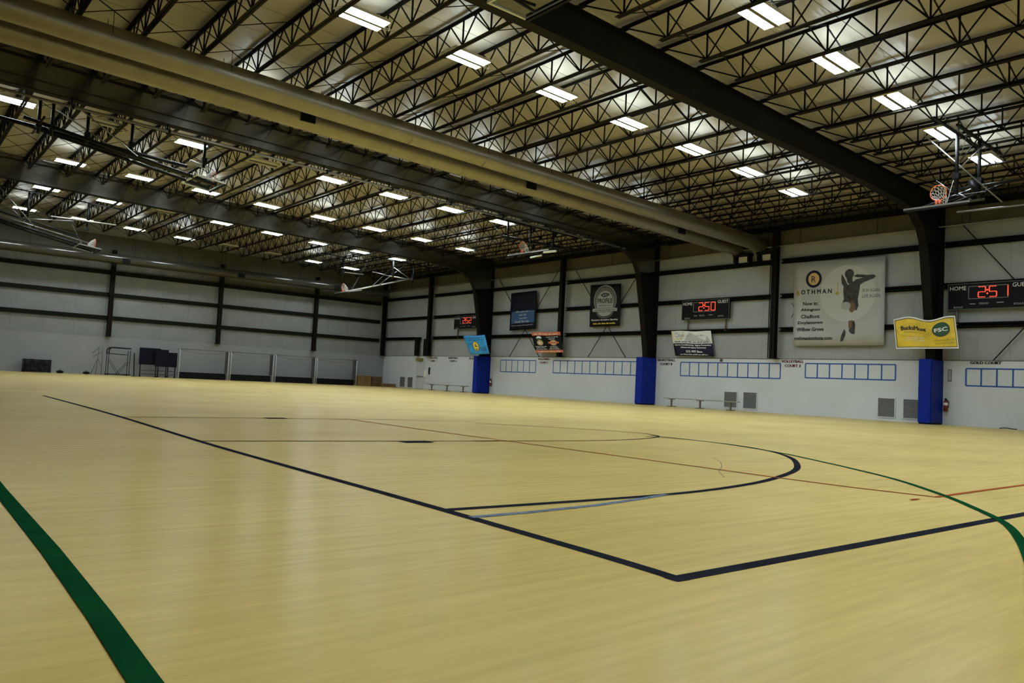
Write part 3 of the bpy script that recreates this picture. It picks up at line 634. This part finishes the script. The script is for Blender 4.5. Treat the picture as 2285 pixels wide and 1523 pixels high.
# ------------------------------------------------------------------ banners
def banner(name, label, corners, m, x, wave=.03, nx=14, nz=8, sag=0., lean=0.):
    """corners tl,tr,br,bl as (y,z); builds a softly rippled cloth with thickness; returns root, map(u,v)->point"""
    tl, tr, br, bl = corners; rnd = random.Random(label); ph = [rnd.uniform(0, 6.28) for _ in range(4)]
    def pt(u, v, off=0.):
        y_ = (tl[0]*(1-u)+tr[0]*u)*(1-v)+(bl[0]*(1-u)+br[0]*u)*v; z_ = (tl[1]*(1-u)+tr[1]*u)*(1-v)+(bl[1]*(1-u)+br[1]*u)*v
        w = wave*(math.sin(5*u+ph[0]+2*v)*.6+math.sin(9*u+ph[1]-3*v)*.4)*(0.3+.7*v)
        z_ += sag*math.sin(math.pi*u)*math.sin(2.2*math.pi*u+.4)*(1-v)
        return Vector((x-lean*v+w-off, y_, z_))
    o = Vector((x, (tl[0]+tr[0])/2, (bl[1]+br[1])/2))
    mb = MB(); N = nx+1
    for k in (0., -.008):
        for j in range(nz+1):
            for i in range(N): mb.v.append(tuple(pt(i/nx, j/nz, k)-o))
    T = N*(nz+1)
    for j in range(nz):
        for i in range(nx):
            a = j*N+i; mb.f.append((a, a+1, a+N+1, a+N)); mb.f.append((T+a, T+a+N, T+a+N+1, T+a+1))
    for i in range(nx): mb.f.append((i, T+i, T+i+1, i+1)); a = nz*N+i; mb.f.append((a, a+1, T+a+1, T+a))
    for j in range(nz): a = j*N; mb.f.append((a, a+N, T+a+N, T+a)); a = j*N+nx; mb.f.append((a, T+a, T+a+N, a+N))
    t = thing(name, label, 'banner', o, 'banners on the long wall')
    obj('cloth', mb.mesh('cloth', m, True), t)
    return t, pt, o
def onb(b, name, m, polys, off=.012, label=None):
    """polygons in (u,v) laid on the banner"""
    t, pt, o = b; mb = MB()
    for poly, faces in polys:
        n = len(mb.v); mb.v += [tuple(pt(u, v, off)-o) for u, v in poly]; mb.f += [tuple(i+n for i in f) for f in faces]
    k = mb.build(name, m, t)
    if label: k['label'] = label
    return k
def T_(s, uc, vc, w, h, bold=0.):
    vs, fs = text_shape(s); out = [([(uc+a*w, vc-b*h) for a, b in vs], fs)]
    if bold:
        for du, dv in ((bold, 0), (-bold, 0), (0, bold), (0, -bold)): out.append(([(uc+a*w+du, vc-b*h+dv) for a, b in vs], fs))
    return out
def E_(uc, vc, ru, rv, n=28, r0=0, a0=0, a1=1):
    if not r0:
        q = [(uc+ru*math.cos(2*math.pi*(a0+(a1-a0)*i/(n-1 if a1-a0 < 1 else n))), vc+rv*math.sin(2*math.pi*(a0+(a1-a0)*i/(n-1 if a1-a0 < 1 else n)))) for i in range(n)]
        return [(q, [tuple(range(n))])]
    q = [(uc+ru*k*math.cos(2*math.pi*i/n), vc+rv*k*math.sin(2*math.pi*i/n)) for k in (1, r0) for i in range(n)]
    return [(q, [(i, (i+1)%n, n+(i+1)%n, n+i) for i in range(n)])]
def R_(u0, u1, v0, v1, n=8):
    q = [(u0+(u1-u0)*i/n, v) for v in (v0, v1) for i in range(n+1)]
    return [(q, [(i, i+1, n+2+i, n+1+i) for i in range(n)])]
def K_(uc, vc, w, h, asp=.5):
    # a line of print too small to read: broken, uneven strokes in word-long runs
    r = random.Random(int(uc*1000)*7+int(vc*1000)); out = []; u = uc-w/2; pitch = .62*h*asp; word = 0
    while u < uc+w/2-pitch*.6:
        if word > r.choice((3, 5, 6, 8)): u += pitch*.9; word = 0; continue
        k = r.choice((.62, .62, .7, 1.)); out += R_(u, u+pitch*.66, vc+h/2-h*k, vc+h/2, 1)
        if r.random() < .4: out += R_(u+pitch*.66, u+pitch*.9, vc+h/2-h*.25, vc+h/2, 1)
        u += pitch; word += 1
    return out
def G_(pts): return [(pts, [tuple(range(len(pts)))])]

# 1 large white runner banner
b = banner('sponsor_banner', 'very large white banner printed with a leaping runner', ((20.5,7.26),(16.12,7.18),(16.1,3.27),(20.43,3.27)), MT['banner_white'], WX-.205, .015)
onb(b, 'pale_circle', MT['pale_print'], E_(.61,.40,.30,.33), .010)
onb(b, 'emblem', MT['navy_print'], E_(.235,.21,.092,.103,36), .013); onb(b, 'emblem_centre', MT['tan_print'], E_(.235,.21,.064,.074,36), .016)
onb(b, 'lettering', MT['navy_print'], T_('R', .235,.21,.05,.07), .019)
onb(b, 'lettering', MT['gold_print'], T_('R', .055,.372,.035,.055,.003))
onb(b, 'lettering', MT['navy_print'], T_('O T H M A N', .265,.362,.35,.052,.002))
onb(b, 'lettering', MT['dark_print'], sum((T_(s, .20, v, w, .042, .002) for s, v, w in (('Now in:', .500, .17), ('Abington', .577, .22), ('Chalfont', .654, .215), ('Doylestown', .731, .285), ('Willow Grove', .806, .31))), []))
onb(b, 'lettering', MT['dark_print'], T_('rothmaninstitute.com', .235,.912,.43,.042,.002))
onb(b, 'lettering', MT['dark_print'], T_('RUN AGAIN.', .865,.375,.18,.04)+T_('LIVE AGAIN.', .865,.44,.19,.04))
# runner print
onb(b, 'runner_figure', MT['dark_print'],
    E_(.632,.176,.049,.056)+G_([(.60,.215),(.665,.215),(.668,.26),(.645,.30),(.615,.28)])
    +G_([(.572,.30),(.625,.30),(.665,.265),(.72,.265),(.748,.30),(.742,.37),(.725,.48),(.58,.48),(.568,.38)])
    +G_([(.675,.205),(.715,.185),(.82,.20),(.885,.20),(.91,.217),(.885,.245),(.79,.28),(.735,.315),(.67,.275),(.70,.245),(.78,.225),(.72,.222)])
    +G_([(.548,.175),(.562,.19),(.60,.265),(.615,.30),(.585,.335),(.552,.285),(.545,.23)])
    +G_([(.575,.47),(.725,.47),(.735,.55),(.715,.60),(.655,.58),(.63,.52),(.555,.535)]), .014, 'dark figure of a leaping runner, arms bent, one knee raised')
onb(b, 'runner_sock', MT['dark_print'], G_([(.65,.74),(.69,.715),(.702,.76),(.70,.87),(.67,.87),(.635,.84)]), .014)
onb(b, 'runner_shoe', MT['dark_print'], G_([(.585,.81),(.603,.84),(.597,.89),(.572,.95),(.545,.955),(.55,.90)]), .014)
onb(b, 'runner_skin', MT['skin_print'], G_([(.65,.50),(.695,.515),(.70,.595),(.665,.625),(.635,.60),(.645,.55)]), .018)
onb(b, 'runner_shin', MT['skin_print'], G_([(.63,.72),(.675,.71),(.665,.80),(.632,.80)]), .018)
onb(b, 'runner_thigh', MT['grey_print'], E_(.60,.545,.052,.047), .018)
onb(b, 'ornament', MT['gold_print'], E_(.505,.395,.022,.018)+R_(.507,.513,.25,.39), .016)
# 2 yellow banner hung in front of the nearest column
b = banner('sponsor_banner', 'yellow banner with a dark green disc, sagging over the nearest column', ((15.23,4.28),(12.83,4.34),(12.66,3.05),(15.08,3.04)), MT['yellow'], 32.95, .05, 20, 10, sag=.13)
tk = .022
onb(b, 'white_hem', MT['white'], R_(0,1,0,.045,20)+R_(0,1,.96,1,20)+R_(0,.016,0,1)+R_(.984,1,0,1), .014)
onb(b, 'black_border', MT['black_paint'], R_(.016,.984,.045,.062,20)+R_(.016,.984,.945,.96,20)+R_(.016,.024,.05,.95)+R_(.976,.984,.05,.95), .015)
onb(b, 'lettering', MT['black_paint'], T_('BucksMont', .32,.345,.41,.13,.004), .016); onb(b, 'lettering', MT['gold_print'], T_('INDOOR SPORTS CENTER', .37,.475,.42,.055), .016)
onb(b, 'oval_ring', MT['gold_print'], E_(.33,.42,.29,.22,36,.965), .015)
onb(b, 'lettering', MT['cream'], K_(.33,.645,.28,.05)+K_(.33,.72,.32,.05), .016); onb(b, 'lettering', MT['gold_print'], K_(.79,.72,.32,.05)+K_(.80,.82,.30,.05), .016)
onb(b, 'green_disc', MT['green_print'], E_(.762,.38,.135,.225,36), .016); onb(b, 'disc_edge', MT['black_paint'], E_(.762,.38,.137,.23,36,.93), .018)
onb(b, 'lettering', MT['white'], T_('FSC', .762,.385,.20,.12,.006), .020)
# 3 navy and white banner
b = banner('sponsor_banner', 'navy and white banner hung beside the middle column', ((27.85,4.12),(25.22,4.09),(24.94,2.74),(27.5,2.78)), MT['navy_print'], WX-.17, .04, sag=.03)
onb(b, 'white_field', MT['white'], R_(0,1,0,.50), .010); onb(b, 'cream_field', MT['cream'], G_([(.0,.02),(.33,.02),(.30,.25),(.24,.36),(0,.36)]), .012)
onb(b, 'mountain', MT['pale_print'], G_([(.30,.40),(.46,.03),(.62,.20),(.80,.36),(.92,.12),(.98,.4)]), .0125)
onb(b, 'lettering', MT['grey_print'], E_(.13,.17,.045,.10,24,.7)+K_(.24,.19,.16,.09)+K_(.45,.19,.16,.08)+K_(.72,.17,.26,.07)+K_(.20,.31,.16,.03), .015)
onb(b, 'lettering', MT['black_paint'], K_(.5,.43,.92,.07), .015)
onb(b, 'lettering', MT['white'], T_('Sports Conditioning  Injury Prevention', .5,.57,.92,.075,.003)+T_('Advanced Injury Recovery', .5,.67,.64,.075,.003)+T_('215 997', .43,.82,.26,.085,.004)+K_(.65,.82,.14,.075)+K_(.5,.94,.72,.05), .015)
# 4 black oval crest banner
b = banner('sponsor_banner', 'tall black banner with a grey arched crest, high between columns', ((34.25,7.10),(31.72,7.02),(31.68,4.51),(34.2,4.50)), MT['blackgloss'], WX-.21, .012)
onb(b, 'arch_border', MT['dim_print'], E_(.5,.38,.37,.36,36), .010); onb(b, 'arch_ring', MT['grey_print'], E_(.5,.38,.372,.362,36,.955)+E_(.5,.38,.30,.28,36,.97), .012)
onb(b, 'arch_field', MT['grey_print'], E_(.5,.42,.27,.27,24,0,.5,1.)+R_(.23,.77,.42,.56), .013)
onb(b, 'eye', MT['black_paint'], G_([(.35,.25),(.45,.205),(.55,.205),(.66,.235),(.59,.285),(.48,.305),(.40,.29)]), .016); onb(b, 'lettering', MT['white'], T_('p.f.i', .5,.255,.13,.05), .019)
onb(b, 'lettering', MT['dark_print'], T_('PROFILE', .5,.39,.48,.11,.006)+K_(.5,.50,.4,.03,1.), .016)
onb(b, 'ribbon', MT['grey_print'], R_(.12,.88,.57,.645)+E_(.12,.6075,.03,.0375)+E_(.88,.6075,.03,.0375), .014); onb(b, 'lettering', MT['dark_print'], K_(.5,.607,.7,.035,1.), .017)
onb(b, 'half_badge', MT['grey_print'], E_(.5,.66,.22,.10,24,0,0,.5), .013); onb(b, 'badge_ring', MT['dim_print'], E_(.5,.66,.28,.145,30,.82), .0125)
onb(b, 'lettering', MT['white'], T_('Custom Creative Quality', .5,.845,.88,.04,.003), .014); onb(b, 'lettering', MT['lemon'], K_(.5,.925,.74,.036,1.), .014)
# 5 dark blue banner
b = banner('sponsor_banner', 'tall dark banner fading to blue, high by the farthest column', ((42.0,7.03),(39.3,7.06),(39.27,4.5),(41.98,4.43)), MT['dark_blue'], WX-.21, .012)
onb(b, 'blue_band', MT['mid_blue'], R_(.06,.94,.50,.82), .011); onb(b, 'lettering', MT['grey_print'], K_(.5,.51,.52,.05,.9)+K_(.5,.60,.3,.04,.9)+K_(.52,.69,.3,.035,.9)+K_(.5,.77,.55,.06,.9)+K_(.5,.875,.84,.025,1.4), .014)
# 6 orange and black banner
b = banner('sponsor_banner', 'black banner with orange bands at head and foot', ((39.25,4.24),(36.44,4.23),(36.05,2.92),(38.65,2.89)), MT['blackgloss'], WX-.57, .04, sag=.02)
t_ = b[0]
for yy, z_ in ((39.2, 4.22), (36.5, 4.21)): P(t_)('tie_cord', MB().tube((WX-.57, yy, z_), (WX-.155, yy, 4.15), .01, 5), MT['black'])
onb(b, 'orange_band', MT['orange'], R_(0,1,0,.17)+R_(0,1,.88,1), .011)
onb(b, 'lettering', MT['cream'], K_(.5,.085,.84,.09)+K_(.5,.94,.8,.06), .014)
onb(b, 'green_badge', MT['green_print'], E_(.23,.30,.10,.10,24), .011); onb(b, 'badge_top', MT['white'], E_(.23,.30,.10,.10,24,0,.5,1.), .013); onb(b, 'orange_badge', MT['tan_print'], E_(.24,.52,.11,.13,24), .012); onb(b, 'badge_mark', MT['white'], E_(.23,.53,.05,.04,18), .014)
onb(b, 'oval_badge', MT['tan_print'], E_(.71,.52,.12,.13,24), .012); onb(b, 'badge_bar', MT['orange'], R_(.53,.89,.48,.56), .014)
onb(b, 'lettering', MT['white'], K_(.70,.24,.4,.045)+K_(.68,.33,.22,.05)+K_(.25,.70,.42,.04)+K_(.24,.76,.30,.035)+K_(.70,.70,.24,.04)+K_(.70,.77,.3,.035)+K_(.25,.83,.40,.035)+K_(.71,.83,.40,.035), .014)
# 7 light blue banner
b = banner('sponsor_banner', 'sky blue banner with a yellow oval face emblem', ((45.3,4.0),(42.75,4.05),(42.1,2.74),(44.3,2.66)), MT['sky_blue'], 32.45, .06, sag=.03)
onb(b, 'oval_edge', MT['brown_dark'], E_(.44,.57,.15,.27,30), .012); onb(b, 'oval', MT['lemon'], E_(.44,.57,.125,.235,30), .015)
onb(b, 'emblem_mark', MT['brown_dark'], G_([(.38,.70),(.50,.70),(.48,.76),(.40,.76)])+G_([(.42,.44),(.46,.44),(.47,.62),(.41,.62)])+R_(.36,.53,.55,.58,2), .018)
onb(b, 'lettering', MT['mid_blue'], K_(.5,.12,.7,.05)+K_(.5,.23,.8,.04)+K_(.78,.66,.34,.04)+K_(.78,.73,.34,.04)+K_(.78,.80,.34,.04)+K_(.17,.40,.24,.05)+K_(.17,.48,.22,.04), .013)

# ------------------------------------------------------------------ wall fittings
def vent(label, y1, y0, z0, z1, grp):
    t = thing('wall_vent', label, 'vent', (WX, (y0+y1)/2, z0), grp); p = P(t)
    fr = MB()
    for a in ((y0-.04, y1+.04, z1, z1+.05), (y0-.04, y1+.04, z0-.05, z0), (y0-.04, y0, z0, z1), (y1, y1+.04, z0, z1)): fr.box(WX-.035, WX-.004, *a)
    p('vent_frame', fr, MT['white_wall']); p('backing', MB().box(WX-.012, WX-.004, y0, y1, z0, z1), MT['vent_dark'])
    n = int((z1-z0)/.055)
    for k in range(n):
        z = z0+(k+.3)*(z1-z0)/n
        p('louvre_slat', MB().add([(WX-.03,y0,z),(WX-.03,y1,z),(WX-.012,y1,z+.035),(WX-.012,y0,z+.035),(WX-.03,y0,z+.006),(WX-.03,y1,z+.006),(WX-.012,y1,z+.041),(WX-.012,y0,z+.041)], [(0,1,2,3),(4,7,6,5),(0,4,5,1),(3,2,6,7)]), MT['vent'])
vent('grey louvred vent away from the nearest blue pad', 16.37, 15.66, .18, .97, 'vents near the nearest column')
vent('grey louvred vent close against the nearest blue pad', 15.28, 14.6, .18, .97, 'vents near the nearest column')
vent('grey louvred vent just behind the long bench', 24.34, 23.6, .16, .93, 'vents behind the long bench')
vent('grey louvred vent beyond the end of the long bench', 23.2, 22.45, .16, .95, 'vents behind the long bench')
vent('small far louvred vent next to the wooden boxes', 56.36, 55.6, .1, .9, 'vents near the far corner')
vent('small far louvred vent beside the grey door', 55.15, 54.4, .1, .9, 'vents near the far corner')
def bench(label, y1, y0, x=33.2):
    t = thing('bench', label, 'bench', (x, (y0+y1)/2, 0), 'aluminium benches'); p = P(t)
    p('seat_plank', MB().box(x-.13, x+.13, y0, y1, .42, .465), MT['alu'])
    for f in (.1, .5, .9):
        yy = y0+(y1-y0)*f
        p('leg', MB().box(x-.04, x+.04, yy-.035, yy+.035, .04, .39).box(x-.11, x+.11, yy-.14, yy+.14, .385, .42).box(x-.2, x+.2, yy-.13, yy+.13, 0, .04), MT['dull'])
bench('long aluminium bench against the white wall by two vents', 27.45, 22.8); bench('far aluminium bench against the white wall by the farthest pad', 50.6, 45.5)
def extinguisher(label, x, y, z):
    t = thing('fire_extinguisher', label, 'extinguisher', (x, y, z)); p = P(t)
    p('cylinder', MB().tube((x,y,z), (x,y,z+.40), .085, 14).tube((x,y,z+.40), (x,y,z+.46), .085, 14, .03), MT['red'], True)
    p('valve', MB().box(x-.03, x+.03, y-.03, y+.03, z+.46, z+.52).box(x-.10, x+.03, y-.015, y+.015, z+.51, z+.535), MT['black'])
    p('label_band', MB().tube((x,y,z+.25), (x,y,z+.36), .0865, 14, cap=False), MT['white'], True)
    p('hose', MB().path([(x,y-.03,z+.49), (x-.02,y-.11,z+.42), (x-.02,y-.115,z+.15)], .013, 6), MT['black'])
extinguisher('red fire extinguisher hung beside the nearest blue pad', WX-.1, 13.56, .55); extinguisher('red fire extinguisher hung beside the farthest blue pad', WX-.1, 43.95, .55)
t = thing('wall_plaque', 'small narrow framed notice beside the nearest blue pad', 'sign', (WX, 13.45, 1.77)); p = P(t)
p('plate', MB().box(WX-.02, WX-.004, 13.39, 13.53, 1.78, 2.27), MT['dim_print']); p('face', MB().box(WX-.024, WX-.02, 13.41, 13.51, 1.81, 2.24), MT['grey_print'])
# far door with its sign and box
d = tag(MB().box(WX-.05, WX-.005, 52.85, 53.8, .02, 2.12).build('door_1', MT['door']), 'grey flush door in the white wall near the far corner', None, None, 'structure')
MB().box(WX-.07, WX-.004, 52.78, 52.85, 0, 2.2).box(WX-.07, WX-.004, 53.8, 53.87, 0, 2.2).box(WX-.07, WX-.004, 52.85, 53.8, 2.12, 2.2).build('door_frame', MT['door'], d)
MB().box(WX-.10, WX-.05, 52.93, 53.7, .98, 1.04).build('push_bar', MT['dull'], d)
t = thing('exit_sign', 'dull yellow exit sign box above the far grey door', 'sign', (WX, 53.4, 2.2)); p = P(t)
p('sign_box', MB().box(WX-.15, WX-.004, 53.0, 53.9, 2.23, 2.47), MT['olive']); letter(t, 'EXIT', 53.45, 2.35, .5, .15, MT['black_paint'], WX-.125)
t = thing('wall_box', 'pale wall box with a dark strip beside the far door', 'wall box', (WX, 52.5, 1.0)); p = P(t)
p('box_body', MB().box(WX-.1, WX-.004, 52.3, 52.7, .98, 1.5), MT['trim_white']); p('dark_strip', MB().box(WX-.06, WX-.004, 51.95, 52.1, 1.2, 1.75), MT['black'])
t = thing('opening_post', 'short dark post of the framed opening above the far door', 'post', (33.95, 53.7, SEAM)); p = P(t)
p('post', MB().box(33.85, 34.08, 53.5, 53.9, SEAM+.01, 4.0), MT['steel']); p('header', MB().box(33.95, 34.1, 53.3, 54.2, 4.0, 4.15), MT['steel'])
t = thing('opening_post', 'wide dark post against the far wall column', 'post', (33.95, 52.4, SEAM)); p = P(t)
p('post', MB().box(33.95, 34.16, 52.06, 52.75, SEAM+.01, 4.0), MT['steel'])
# hanging wire loop on the liner and small debris by the skirting
tag(MB().path([(WX-.02, 20.9+.35*math.cos(a)*-1, 5.0+.45*math.sin(a)) for a in [(-.9+.18*i) for i in range(11)]], .012, 5).build('wire_loop', MT['black']), 'dark wire loop bulging from the liner beside the wall column', 'wire')
tag(MB().path([(34.0, 11.55, .02), (34.03, 11.35, .045), (34.0, 11.15, .03), (34.03, 10.95, .02)], .02, 6).build('rolled_strip', MT['black']), 'dark rolled strip lying at the wall foot below gold court', 'strip')
tag(MB().box(WX-.09, WX-.004, 24.55, 24.65, 2.48, 2.62).tube((WX-.06, 24.6, 2.55), (WX-.14, 24.6, 2.52), .02, 8).build('wall_hook', MT['dim_print']), 'small hook above the long row of blue boxes', 'hook')
tag(MB().tube((34.02, 21.8, SEAM+.03), (34.02, 21.8, 7.9), .025, 6).build('conduit', MT['steel']), 'thin conduit beside the column next to the runner banner', 'conduit')

# ------------------------------------------------------------------ things along the end wall
def goal(label, x0, x1, h):
    y1, y0 = 58.9, 57.95
    t = thing('indoor_goal', label, 'goal', ((x0+x1)/2, y0, 0), 'indoor goals along the end wall'); p = P(t)
    for x in (x0, x1):
        p('post', MB().tube((x, y0, 0), (x, y0, h), .024, 8), MT['white_wall'], True)
        p('side_bar', MB().tube((x, y0, .03), (x, y1, .03), .025, 6).tube((x, y0, h), (x, y1-.3, h), .025, 6).tube((x, y1-.3, h), (x, y1, .03), .025, 6), MT['grey_print'], True)
    p('crossbar', MB().tube((x0, y0, h), (x1, y0, h), .035, 8), MT['net'], True)
    p('back_bar', MB().tube((x0, y1, .03), (x1, y1, .03), .025, 6), MT['grey_print'], True)
    nm = MB(); nx = 18
    def back(u, v): return (x0+(x1-x0)*u, y1-.3*(1-v)-.02-.05*math.sin(math.pi*u)*math.sin(math.pi*v), h-(h-.03)*v-.10*math.sin(math.pi*u)*(1-v))
    for i in range(nx+1): nm.path([back(i/nx, j/6) for j in range(7)], .003, 3)
    for j in range(13): nm.path([back(i/6, j/12) for i in range(7)], .003, 3)
    for x in (x0, x1):
        for k in range(6):
            f = k/5; nm.tube((x, y0+f*(y1-.3-y0), h), (x, y0+f*(y1-y0), .03), .006, 3)
        for k in range(7): z = .03+(h-.03)*k/6; nm.tube((x, y0, z), (x, y1-.3*(z/h), z), .006, 3)
    p('net', nm, MT['net'])
    p('sag_rope', MB().path([(x0+(x1-x0)*i/8, y0+.02, h-.05-.22*math.sin(math.pi*i/8)) for i in range(9)], .014, 5), MT['dull'])
    p('kick_board', MB().box(x0+.06, x1-.06, y0+.25, y0+.29, .0, .46), MT['black'])
    p('side_screen', MB().box(x1-.045, x1-.03, y0+.06, y1-.32, .5, h-.04), MT['dim_print'])
goal('white posted goal at the start of the row, next to folded tables', 16.95, 20.42, 2.1); goal('second white posted goal counted from the folded tables', 20.6, 23.85, 2.1)
goal('third white posted goal counted from the folded tables', 24.05, 27.3, 2.1); goal('white posted goal at the end of the row, near wooden boxes', 27.45, 30.95, 2.06)
def folded_table(label, x0, x1, y, z0, z1):
    t = thing('folded_table', label, 'table', ((x0+x1)/2, y, 0), 'folded tables by the end wall'); p = P(t)
    p('table_half', MB().box(x0, x1, y-.07, y-.035, z0, z1), MT['dark_blue']); p('table_half', MB().box(x0, x1, y+.035, y+.07, z0, z1), MT['dark_blue'])
    for x in (x0+.09, x1-.09):
        p('leg', MB().box(x-.03, x+.03, y-.03, y+.03, .08, z1-.2), MT['frame_black'])
        p('wheel', MB().tube((x-.02, y-.12, .05), (x+.02, y-.12, .05), .05, 10).tube((x-.02, y+.12, .05), (x+.02, y+.12, .05), .05, 10).box(x-.015, x+.015, y-.14, y+.14, .05, .1), MT['black'])
    p('cross_rail', MB().bar((x0+.09, y, .45), (x1-.09, y, .45), .03).bar((x0+.09, y, .2), (x1-.09, y, .2), .03), MT['frame_black'])
folded_table('tall dark folded table next to the slim post', 14.4, 15.75, 58.4, .85, 2.02); folded_table('tall dark folded table in the middle of the three', 15.3, 16.15, 57.9, .75, 1.95); folded_table('lower dark folded table next to the first goal', 16.2, 16.86, 58.3, .75, 1.78)
t = thing('tubular_cart', 'black tubular frame cart with a rounded top rail', 'cart', (13.1, 58.5, 0)); p = P(t)
for x in (12.42, 13.75):
    for y in (58.2, 58.8): p('upright', MB().tube((x, y, .08), (x, y, 1.75), .022, 6), MT['frame_black'], True)
for y in (58.2, 58.8): p('top_rail', MB().path([(12.42,y,1.45),(12.42,y,1.72),(12.5,y,1.85),(12.65,y,1.9),(13.8,y,1.88)], .04, 8), MT['frame_black'], True); p('middle_rail', MB().tube((12.42,y,1.48), (13.6,y,1.44), .022, 6), MT['frame_black'], True); p('cross_brace', MB().tube((12.5,y,1.05), (13.15,y,.1), .014, 5).tube((13.7,y,.95), (13.05,y,.1), .014, 5), MT['frame_black'], True)
p('base_frame', MB().box(12.35, 13.85, 58.18, 58.24, .06, .12).box(12.35, 13.85, 58.76, 58.82, .06, .12), MT['frame_black'])
for x in (12.42, 13.6):
    for y in (58.2, 58.8): p('wheel', MB().tube((x-.02,y,.06), (x+.02,y,.06), .06, 10), MT['black'])
t = thing('net_stand', 'thin leaning frame of rods beside the tubular cart', 'stand', (11.8, 58.6, 0)); p = P(t)
for a, b_ in (((11.45,58.5,.02),(11.85,58.6,1.1)),((11.75,58.5,.02),(11.9,58.6,1.85)),((12.1,58.5,.02),(12.1,58.6,1.75)),((11.5,58.6,1.45),(11.9,58.6,1.85)),((11.55,58.6,1.2),(12.1,58.6,1.6)),((11.85,58.6,1.1),(12.1,58.55,.5))):
    p('rod', MB().tube(a, b_, .02, 6), MT['dim_print'], True)
t = thing('slim_post', 'slim dark post standing between the cart and folded tables', 'post', (14.13, 58.6, 0)); p = P(t)
p('pole', MB().tube((14.17,58.6,.03), (14.1,58.6,1.6), .035, 8), MT['black'], True); p('foot', MB().tube((14.17,58.6,0), (14.17,58.6,.04), .16, 14), MT['black'])
t = thing('mesh_crate', 'low dark crate full of clutter by the end wall', 'crate', (8.3, 58.5, 0)); p = P(t)
p('crate_floor', MB().box(7.55, 9.05, 58.1, 58.9, .05, .09), MT['black'])
for x in (7.55, 9.02):
    for y in (58.1, 58.87): p('corner_post', MB().box(x, x+.04, y, y+.04, 0, .85), MT['black'])
sl = MB()
for k in range(9): sl.box(7.55, 9.05, 58.1, 58.12, .08+.085*k, .155+.085*k).box(7.55, 9.05, 58.88, 58.9, .08+.085*k, .14+.085*k).box(7.55, 7.57, 58.1, 58.9, .08+.085*k, .14+.085*k).box(9.03, 9.05, 58.1, 58.9, .08+.085*k, .14+.085*k)
p('crate_slats', sl, MT['black'])
fill = MB(); rr = random.Random(3)
for k in range(24): fill.sphere((rr.uniform(7.7,8.9), rr.uniform(58.2,58.8), rr.uniform(.2,.78)), rr.uniform(.08,.12), 8, 5)
tag(p('contents', fill, MT['brown_dark']), None, None, None, 'stuff')
for (x, lb) in ((9.65, 'small dark bag on the floor next to the crate'), (11.2, 'small dark bag on the floor next to the leaning rods')):
    t = thing('small_bag', lb, 'bag', (x, 58.5, 0), None); p = P(t)
    p('bag_body', MB().sphere((x, 58.5, .1), .2, 14, 8, (1.1,.8,.5)), MT['black'], True); p('bag_handle', MB().ring((x, 58.5, .2), (1,0,0), (0,0,1), .07, .012, 14, 5), MT['black'], True)
def wooden_box(label, x0, x1, y0, y1, z0, z1, m):
    t = thing('wooden_box', label, 'box', ((x0+x1)/2, (y0+y1)/2, z0), 'wooden boxes in the far corner'); p = P(t)
    p('box_core', MB().box(x0+.02, x1-.02, y0+.02, y1-.02, z0, z1-.02), m)
    n = max(2, int((z1-z0)/.18))
    for k in range(n): a = z0+(z1-z0)*k/n; p('board', MB().box(x0, x1, y0, y0+.02, a+.006, a+(z1-z0)/n-.006).box(x0, x0+.02, y0, y1, a+.006, a+(z1-z0)/n-.006), m)
    p('lid', MB().box(x0-.02, x1+.02, y0-.02, y1, z1-.02, z1+.01), m)
wooden_box('big brown wooden box standing next to the end goal', 31.1, 32.35, 58.0, 58.9, 0, .84, MT['wood']); wooden_box('darker wooden box beside the big brown one', 32.42, 33.35, 57.9, 58.75, 0, .8, MT['brown_dark']); wooden_box('low flat wooden box at the corner of the walls', 33.15, 34.1, 56.9, 57.8, 0, .26, MT['wood'])

SC.cycles.use_denoising = True
SC.cycles.max_bounces = 8; SC.cycles.diffuse_bounces = 4; SC.cycles.glossy_bounces = 3; SC.cycles.transparent_max_bounces = 8
SC.cycles.sample_clamp_indirect = 8
